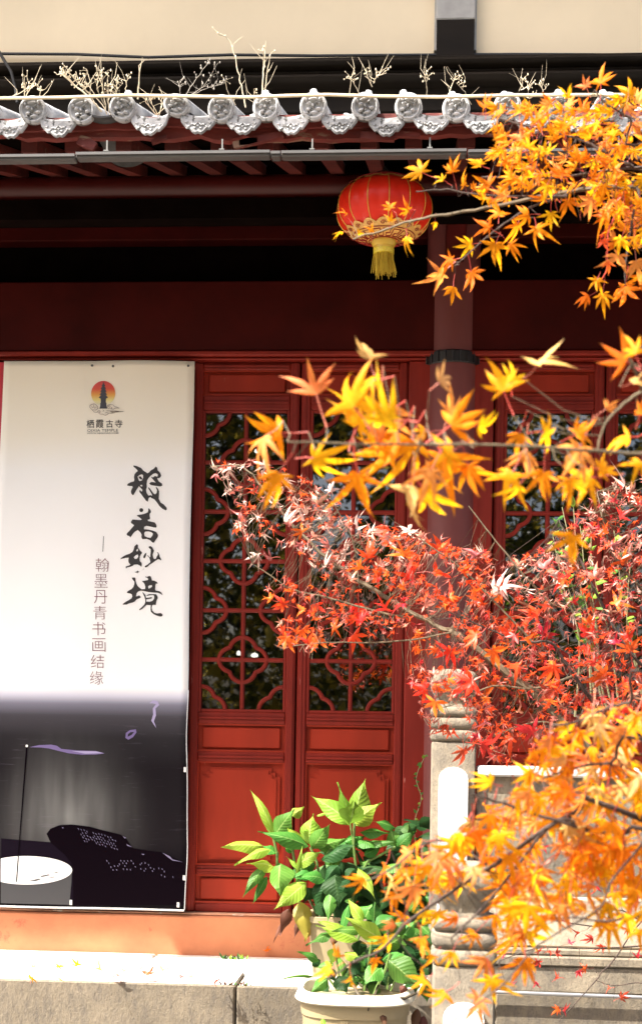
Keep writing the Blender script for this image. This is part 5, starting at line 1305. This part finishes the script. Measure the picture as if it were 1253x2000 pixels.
# ---- red maple -----------------------------------------------------
RY = -2.05
RT = Tree('red_maple', (1.55, -2.0, GZ), 'scarlet maple with half withered curled leaves, spread before the red column', 'maple tree')
tb = Vector((1.55, -2.0, GZ)); tp = [tb, tb + Vector((-.05, .02, .5)), tb + Vector((-.12, 0, 1.0)), tb + Vector((-.1, .03, 1.6)), tb + Vector((-.12, .0, 2.2))]
m = MB(); m.tube(tp, [.06, .05, .042, .03, .015], 12); m.build('trunk', BARK, RT.o, smooth=True)
def rb(pts, ra, rb_, join=None, dY=0., mt=BARK_OLIVE, Y=RY):
    n_ = len(pts); return RT.branch([(a, b2, Y + dY * i / max(1, n_ - 1)) for i, (a, b2) in enumerate(pts)], ra, rb_, mt, join=join)
rb([(1400, 1640), (1253, 1545), (1130, 1440), (1045, 1357), (985, 1310), (895, 1241), (860, 1227), (785, 1185), (712, 1142), (640, 1090), (575, 1030), (510, 950), (470, 910), (415, 912)], .016, .0022, tp[2], .2)
rb([(785, 1205), (760, 1200), (700, 1185), (635, 1166), (572, 1152), (530, 1125), (492, 1100)], .004, .0018)
rb([(1340, 1480), (1230, 1430), (1165, 1378), (1133, 1339), (1101, 1291), (1075, 1255), (1024, 1254), (982, 1241), (900, 1205)], .010, .002, tp[2], -.1, BARK)
rb([(1300, 1330), (1220, 1260), (1159, 1149), (1133, 1095), (1107, 1050), (1090, 1015)], .007, .0018, tp[3], .1, BARK)
rb([(1075, 1180), (1010, 1110), (991, 1085), (950, 1035), (914, 988)], .0035, .0022)
rb([(1320, 1200), (1253, 1150), (1200, 1090), (1175, 1010), (1165, 960)], .005, .0018, tp[3], .1)
rb([(880, 1235), (800, 1250), (720, 1255), (640, 1255), (570, 1262)], .003, .0015)
rb([(1040, 1255), (960, 1170), (900, 1110), (830, 1060), (800, 1035)], .004, .0015)
rb([(700, 1135), (690, 1060), (660, 1000), (645, 970)], .003, .0014)
rb([(1120, 1320), (1040, 1345), (960, 1340), (900, 1370), (855, 1385)], .004, .0014)
rb([(1253, 1420), (1160, 1440), (1060, 1410), (980, 1430), (930, 1455)], .004, .0014, tp[2])
rb([(1340, 1830), (1253, 1847), (1150, 1852), (1050, 1852), (973, 1877)], .004, .0015, tp[1], .0, BARK)
rb([(1330, 1790), (1188, 1887), (1163, 1915), (1110, 1973), (1090, 1995)], .003, .0012, tp[1], .0, BARK)
rb([(1253, 1800), (1170, 1810), (1080, 1790), (1010, 1720)], .003, .0014, tp[1], .0, BARK)
rb([(1350, 1940), (1253, 1920), (1200, 1925), (1163, 1915)], .0025, .0012, tp[1], .0, BARK)
POLY = [(405,905),(450,890),(520,895),(585,930),(645,955),(690,1010),(725,1028),(800,1022),(850,1050),(920,1072),(1000,1085),(1060,1070),(1105,1040),(1150,960),(1200,935),(1275,930),(1275,1440),(1100,1440),(1000,1500),(955,1480),(915,1440),(850,1430),(805,1380),(800,1300),(770,1250),(690,1235),(620,1275),(560,1275),(540,1200),(515,1130),(560,1100),(440,1035),(470,1000),(430,960)]
def gap(x_, y_):                                  # the crown lies in layered sprays with open gaps between
    f = math.sin(x_ * .043 + 1.4 * math.sin(y_ * .021)) + 1.2 * math.sin((y_ - .42 * (x_ - 400)) * .072 + .8 * math.sin(x_ * .017))
    return f < -.35 and rl.random() < .82
nR = 0
def rput(px, py, sp_, an, kind, fac=.5, Y=RY, jit=.28, maxd=.5):
    global nR
    q = leaf_at(px, py, sp_, an + rl.uniform(-15, 15), Y + rl.uniform(-jit, jit), kind, RT.o, fac)
    RT.attach(q, maxd); nR += 1
# large, clearly seen leaves first
for x_, y_, s_, an, kd in [(425,915,52,200,'h'),(520,910,52,150,'h'),(470,1000,55,215,'i'),(540,985,52,120,'h'),(500,960,50,160,'s'),(620,985,52,80,'i'),(645,960,46,70,'h'),(560,1020,56,100,'h'),(590,1040,50,150,'s'),(700,1035,62,95,'h'),(720,1040,60,60,'h'),(795,1040,62,70,'h'),(815,1050,50,30,'i'),(505,1085,52,200,'h'),(530,1090,50,180,'i'),(470,1020,40,230,'h'),(555,1180,56,170,'s'),(615,1180,58,-90,'s'),(560,1245,56,-100,'s'),(590,1230,60,-60,'s'),(620,1245,66,-80,'s'),(650,1225,50,20,'s'),(690,1240,56,-40,'s'),(560,1265,46,200,'i'),(530,1170,46,150,'s'),(640,1070,52,80,'i'),(720,1090,58,100,'s'),(790,1085,66,120,'s'),(860,1075,62,100,'s'),(850,1120,72,-20,'s'),(800,1130,66,120,'s'),(700,1180,56,-100,'s'),(755,1190,60,120,'s'),(880,1180,70,150,'s'),(940,1180,72,100,'s'),(980,1150,66,80,'h'),(970,1160,70,120,'h'),(1000,1200,66,-90,'c'),(1050,1200,64,150,'s'),(1060,1240,56,30,'c'),(930,1240,70,200,'s'),(880,1270,66,-110,'s'),(960,1270,66,-60,'s'),(1080,1300,66,-100,'s'),(1010,1300,66,180,'s'),(925,1330,80,200,'s'),(960,1330,70,-60,'s'),(830,1345,62,170,'s'),(850,1370,60,-110,'s'),(905,1330,80,-90,'c'),(870,1415,56,-100,'c'),(905,1465,56,-85,'c'),(940,1455,70,10,'c'),(975,1470,50,200,'c'),(1000,1440,60,190,'s'),(1040,1430,60,160,'c'),(1180,1320,66,150,'s'),(1230,1270,66,120,'s'),(1150,1240,60,100,'s'),(1200,1180,60,60,'s'),(1220,1100,56,120,'s'),(1160,1130,56,90,'i'),(1100,1130,60,150,'s'),(1110,1090,50,90,'i'),(1210,1010,52,80,'s'),(1180,1040,52,60,'s'),(1170,970,44,100,'i'),(1230,960,48,30,'i'),(1010,1105,44,80,'i'),(930,1085,46,120,'i'),(1060,1110,50,100,'i'),(1215,1380,66,-100,'s'),(1130,1360,60,-90,'c'),(1080,1350,60,200,'c')]: rput(x_, y_, s_ * (.88 if y_ < 1060 or x_ < 660 else 1.05), an, kd, .62)
for a, b2 in ((1035,480),(1130,555),(1170,590),(930,635),(950,640),(920,520),(840,530),(740,540),(700,550),(1230,430),(920,420),(860,410),(970,380),(1060,360),(1100,390),(850,450),(1010,485),(900,415),(1150,150),(1080,160),(760,90),(740,60),(870,10),(1200,330),(1010,340),(930,230),(720,420),(690,210)): rput(*K6(a, b2), rl.uniform(26, 38), rl.choice((180, 20, -100, 200)), rl.choice('ccs'), .4, RY, .1)
# fill the rest of the spray
def kind_at(x_, y_):
    t_ = (x_ - 420) / 830; r_ = rl.random(); top_ = 1 if (y_ < 1130) else 0
    if x_ < 680 and y_ < 1120: return 'h' if r_ < .34 else ('i' if r_ < .68 else 's')
    if x_ > 980 and y_ < 1210: return 'i' if r_ < .48 else ('h' if r_ < .62 else ('s' if r_ < .85 else 'c'))
    if y_ < 1110: return 'i' if r_ < .3 else ('h' if r_ < .42 else 's')
    return 'c' if r_ < .09 else ('i' if r_ < .38 else 's')
while nR < 299:
    x_, y_ = rl.uniform(405, 1275), rl.uniform(890, 1500)
    if inside(x_, y_, POLY) and not gap(x_, y_) and (x_ > 560 or rl.random() < .5): rput(x_, y_, rl.uniform(24, 42), rl.uniform(0, 360), kind_at(x_, y_), .4)
# smaller leaves behind, many and tangled: one mass
acc = {}
made = 0
while made < 1750:
    x_, y_ = rl.uniform(405, 1275), rl.uniform(890, 1500)
    if not inside(x_, y_, POLY) or gap(x_, y_): continue
    if x_ < 640 and rl.random() < .35: continue
    if x_ < 900 and y_ > 1210 and rl.random() < .4: continue
    if x_ < 900 and 1110 < y_ < 1200 and rl.random() < .25: continue
    kd = kind_at(x_, y_); me, pet = rl.choice(VAR[kd]); Y = RY + rl.uniform(-.15, .45)
    p = U(x_, y_, Y); s_ = rl.uniform(13, 29) * (p.y - CAM.y) / FPX
    rot = Matrix.Rotation(rl.uniform(0, 6.3), 3, Vector((rl.gauss(0, 1), rl.gauss(0, 1), rl.gauss(0, 1))).normalized())
    A = acc.setdefault(kd, MB())
    n0 = len(A.v); 
    for v_ in me.vertices: A.v.append(p + rot @ (v_.co * s_))
    A.at += [tuple(d_.vector) for d_ in me.attributes['leafuv'].data]
    for pl_ in me.polygons: A.f.append([n0 + i for i in pl_.vertices]); A.m.append(pl_.material_index)
    RT.attach(p + rot @ (pet * s_), .45); made += 1
big = MB(); mats_ = []
for kd, A in acc.items():
    base_ = len(mats_); mats_ += [dict(s=SCAR, c=CRIM, i=WITH, h=WHITISH)[kd], STALK]
    n0 = len(big.v); big.v += A.v; big.at += A.at
    for f, mi in zip(A.f, A.m): big.f.append([n0 + i for i in f]); big.m.append(base_ + mi)
q = big.build('small_leaves', mats_, RT.o, smooth=False, fix=False); tag(q, kind='stuff')
RT.twigs(.0011)
# ---- pale green shrub behind the red maple ------------------------------
sh_ = Tree('green_shrub', (1.5, -1.35, GZ), 'thin pale green shrub behind the red maple at right', 'shrub')
GSTEM = plain('pale_green_stem', (.26, .24, .12), .6)
gl_ = []
for k in range(11):
    x0 = rl.uniform(1120, 1260); y1 = rl.uniform(965, 1120); x1 = x0 - rl.uniform(-20, 70)
    pts = [(x0 + rl.uniform(0, 50), 1400, -1.35), (x0 + 10, 1250, -1.4), ((x0 + x1) / 2, (1250 + y1) / 2 + rl.uniform(-10, 10), -1.45), (x1, y1, -1.45)]
    w3 = sh_.branch(pts, .0042, .0014, GSTEM, 'stem')
    for q in w3[4:]:
        if rl.random() < .5:
            for _ in range(1):
                d = Vector((rl.uniform(-1, 1), rl.uniform(-1, .4), rl.uniform(-.2, 1))).normalized()
                m = MB(); green_leaf(m, q, q + d * rl.uniform(.025, .07), rl.uniform(.01, .026), (CAM - q).normalized() + Vector((0, 0, .6)), .08, -.2, .05)
                m.build('leaf', rl.choice((LIME, LIME, WHITISH if rl.random() < .3 else GREEN)), sh_.o, smooth=True, fix=False)
# ---- creeper on the column edge -----------------------------------------
cr = Tree('creeper', (U(815, 1640, -.14).x, -.14, 0), 'thin green creeper with tiny leaves climbing beside the stone post', 'creeper')
w3 = cr.branch([(830, 1475, -.16), (812, 1520, -.16), (822, 1560, -.16), (808, 1610, -.16), (815, 1670, -.16)], .002, .002, GSTEM, 'stem')
for q in w3:
    for _ in range(1):
        d = Vector((rl.uniform(-1, 1), rl.uniform(-1, 0), rl.uniform(-.6, 1))).normalized(); m = MB()
        green_leaf(m, q, q + d * rl.uniform(.014, .03), rl.uniform(.010, .018), (CAM - q).normalized(), .05, -.1, .05); m.build('leaf', rl.choice((LIME, GREEN)), cr.o, smooth=True, fix=False)

# ================================================================ dry weeds on the roof
weeds = MB()
def weed(lines, label, seeds=0, r_=.004, Y=YE - .05, mat_=DRYSTEM):
    b0 = U(*lines[0][0], Y + .12); o = thing('dry_weed', b0, label, 'dry weed', 'dry weeds growing from the roof tiles')
    for li in lines:
        w3 = [U(a, b2, Y + .12 * (1 - i / max(1, len(li) - 1)) + .02 * i) for i, (a, b2) in enumerate(li)]
        m = MB(); n_ = len(w3); out = []
        for i in range(n_ - 1):
            for k in range(4): out.append(lerp(w3[i], w3[i + 1], k / 4) + Vector((rl.uniform(-1, 1), 0, rl.uniform(-1, 1))) * .0026)
        out.append(w3[-1]); N = len(out)
        r_w = r_ * (.72 if li is lines[0] else .55); m.tube(out, [r_w * lerp(1, .35, i / (N - 1)) for i in range(N)], 5); m.build('stem', mat_, o, smooth=True)
        for _ in range(2 if seeds > 3 else 1):   # hair-fine side shoots
            q = out[int(N * rl.uniform(.1, .6))]; e = q + Vector((rl.uniform(-.06, .06), rl.uniform(-.02, .02), rl.uniform(.03, .11))); kk = Vector((rl.uniform(-.02, .02), 0, rl.uniform(-.01, .015)))
            m = MB(); m.tube([q, lerp(q, e, .35) + kk, lerp(q, e, .7) + kk * .5, e], [r_ * .3, r_ * .26, r_ * .2, r_ * .12], 4); m.build('stem', mat_, o)
        if seeds:
            m = MB()
            for k in range(seeds):
                q = out[int(N * rl.uniform(.45, .999))]; e = q + Vector((rl.uniform(-1, 1), rl.uniform(-1, 1) * .3, rl.uniform(-.3, 1))) * rl.uniform(.012, .035)
                m.tube([q, (q + e) / 2 + Vector((0, 0, .003)), e], [r_ * .35, r_ * .3, r_ * .25], 3)
                k_ = rl.uniform(.35, .75); m.lathe([(.001 * k_, -.005 * k_), (.0048 * k_, -.001 * k_), (.003 * k_, .006 * k_), (.001 * k_, .010 * k_)], e, 5)
            tag(m.build('seed_heads', mat_, o), kind='stuff')
    return o
Z1 = lambda *l_: [(x_ / 1.958, y_ / 1.958) for x_, y_ in l_]
Z2 = lambda *l_: [(613 + x_ / 1.958, y_ / 1.958) for x_, y_ in l_]
weed([Z1((528, 380), (532, 300), (545, 220))], 'straight bare white stalk standing between two tile caps', 0, .0055)
weed([Z1((940, 410), (925, 340), (915, 290), (900, 220), (885, 165), (865, 140), (835, 132))], 'tall bleached stalk with its tip bent over to the left', 6, .0045)
weed([Z1((1000, 380), (1003, 310), (1010, 240), (1017, 155)), Z1((1012, 360), (1020, 280), (1035, 205)), Z1((1006, 300), (1010, 230), (998, 168))], 'tall upright white stalk forked in three', 3, .0048)
weed([Z1((390, 430), (340, 370), (290, 330), (235, 280), (218, 285)), Z1((345, 360), (300, 320), (265, 275)), Z1((290, 330), (255, 290), (240, 258))], 'thick pale stem leaning far left above the second cap', 9, .006)
weed([Z1((410, 440), (395, 360), (390, 290), (385, 225)), Z1((415, 430), (415, 350), (410, 270)), Z1((400, 400), (370, 340), (375, 270)), Z1((405, 420), (340, 330), (310, 330), (335, 270)), Z1((420, 440), (440, 380), (445, 310))], 'dense clump of upright dry stems with seed heads and a yellow leaf', 12, .0036)
weed([Z1((90, 390), (95, 340), (92, 285)), Z1((100, 380), (110, 330), (105, 275)), Z1((40, 375), (90, 345), (145, 325)), Z1((150, 390), (155, 350), (175, 340))], 'low tangle of dry stems over the leftmost cap', 6, .0034)
weed([Z1((705, 370), (750, 300), (800, 235)), Z1((720, 370), (780, 330), (830, 245)), Z1((735, 360), (800, 335), (860, 318)), Z1((690, 370), (690, 340), (684, 312))], 'spreading grey stems with fine seed heads, right of flat cap', 12, .0024, mat_=surf('grey_dry_stem', (.34, .31, .27), .3, 20, .85, .2, 60, .002))
weed([Z1((900, 400), (870, 350), (860, 310)), Z1((970, 410), (970, 340))], 'short pair of thin stems by the bent stalk', 4, .003)
weed([Z1((600, 440), (560, 390), (545, 370)), Z1((610, 440), (620, 400), (617, 360)), Z1((605, 440), (585, 400), (575, 385)), Z1((600, 440), (640, 400), (650, 385))], 'little fan of straw stems low in a trough', 4, .0035)
weed([Z1((480, 345), (485, 310), (492, 280)), Z1((440, 380), (450, 340), (470, 320))], 'small dry sprig beside the third cap', 5, .0026)
weed([Z2((137, 370), (140, 300), (130, 298)), Z2((175, 360), (150, 315), (145, 300))], 'small thin sprig, left of two, above right half of eave', 4, .0028)
weed([Z2((220, 330), (205, 290), (198, 262)), Z2((225, 320), (240, 290), (275, 280)), Z2((240, 295), (260, 268))], 'sprig with antler shaped twigs on a tile nail', 5, .003)
weed([Z2((432, 380), (428, 310), (405, 280)), Z2((428, 310), (440, 290), (455, 275)), Z2((425, 300), (425, 272))], 'thin three pronged sprig', 3, .0028)
weed([Z2((512, 365), (530, 310), (540, 295)), Z2((530, 310), (555, 295)), Z2((600, 400), (575, 350), (545, 320))], 'two crossing thin sprigs near the maple leaves', 4, .0028)
weed([Z2((780, 350), (795, 320), (795, 298)), Z2((790, 345), (815, 330), (818, 345)), Z2((800, 370), (828, 376))], 'curled dry sprig half hidden by maple leaves', 4, .0028)
weed([Z2((875, 350), (860, 320)), Z2((870, 352), (885, 335))], 'smallest dry sprig, close to the maple leaves', 3, .0025)
# ================================================================ leaves and tufts lying on the platform
fl = [(115,1895,26,'y','small yellow fallen leaf, leftmost on the pale step'),(152,1893,30,'y','upright golden fallen leaf on the pale step'),(198,1904,34,'w','tan fallen leaf with its lobes spread, left middle of step'),(224,1914,32,'i','reddish curled fallen leaf lying at the step edge'),(288,1913,34,'c','dark maroon fallen leaf on the front of the step'),(318,1905,32,'w','pale brown fallen leaf right of the maroon one'),(349,1913,22,'i','small greyish fallen leaf near the step edge'),(62,1918,24,'y','thin yellow fallen leaf close to the kerb'),(372,1912,16,'w','tiny pale fallen leaf, one of the last to the right'),(112,1918,20,'w','small pale fallen leaf at the kerb, lower left'),(421,1923,24,'c','dark red fallen leaf right of the others'),(520,1862,20,'o','orange leaf fallen against the stucco base'),(240,1903,18,'w','faint pale fallen leaf near the curled one'),(65,1893,16,'w','faint scrap of leaf at far left of the step')]
def onplane(px, py, z): 
    d = ray(px, py); return CAM + d * ((z - CAM.z) / d.z)
for k, (x_, y_, s_, kd, lb) in enumerate(fl):
    p = onplane(x_, y_, .012) if y_ > 1870 else U(x_, y_, YPL - .03)
    me, pet = VAR[kd][k % 7]
    o = bpy.data.objects.new('fallen_leaf', me); col.objects.link(o)
    o.location = p + Vector((0, 0, s_ * .0006)); o.scale = (s_ * .0031,) * 3
    o.rotation_euler = (R(rl.uniform(30, 65)), R(rl.uniform(-25, 25)), R(rl.uniform(-70, 70)))
    tag(o, lb, 'fallen leaf', 'leaves fallen on the step')
def tuft(px, py, z, n_, h, mats__, label, wid=.05):
    p = onplane(px, py, z); o = thing('weed_tuft', p, label, 'weed', 'small weeds on the step')
    for k in range(n_):
        b0 = p + Vector((rl.uniform(-1, 1) * wid, rl.uniform(-.01, .01), 0)); d = Vector((rl.uniform(-1, 1), rl.uniform(-.5, .5), rl.uniform(.5, 1.3)))
        m = MB(); green_leaf(m, b0, b0 + d * h * rl.uniform(.4, 1), h * .28, Vector((0, -1, .5)), .15, -.1, .02); m.build('leaf', rl.choice(mats__), o, smooth=True, fix=False)
tuft(457, 1874, .012, 26, .03, (LIME, GREEN, DEEP), 'low green tuft at the foot of the stucco wall', .06)
tuft(464, 1925, .008, 22, .025, (DEEP, GREEN, DEAD), 'dark crumbly tuft on the kerb joint', .07)
# ================================================================ wood behind the viewer, seen in the glass
rw = random.Random(5)
m = MB()
for k in range(72000):
    near_ = k < 60000
    cx_, h_ = (rw.uniform(-9, 7) if near_ else rw.uniform(-32, 32)), rw.uniform(0, 1) ** .8
    top = 10.5 + 2.6 * math.sin(cx_ * .7) + 1.2 * math.sin(cx_ * 1.9 + 1)
    p = Vector((cx_, -16 - rw.uniform(0, 4) - 1.0 * math.sin(cx_ * 1.1), GZ + .3 + h_ * top))
    if (math.sin(cx_ * 1.3 + h_ * 5) + math.sin(h_ * 9 - cx_)) > 1.25 and h_ > .55 and rw.random() < .8: continue
    a = Vector((rw.gauss(0, 1), rw.gauss(0, 1), rw.gauss(0, 1))).normalized(); b2 = a.orthogonal().normalized(); s_ = rw.uniform(.05, .11) if near_ else rw.uniform(.15, .30)
    m.k = rw.choice((0, 0, 1, 1, 2))
    m.add([p - a * s_, p + b2 * s_ * .55, p + a * s_, p - b2 * s_ * .55], [(0, 1, 2, 3)])
wd = m.build('woods', [leafmat('olive_foliage', (.12, .12, .02), .5), leafmat('ochre_foliage', (.50, .33, .05), .55), leafmat('dark_foliage', (.02, .03, .01), .2)], fix=False)
tag(wd, 'olive and ochre trees mirrored dimly in the door glass', 'woods', kind='stuff')
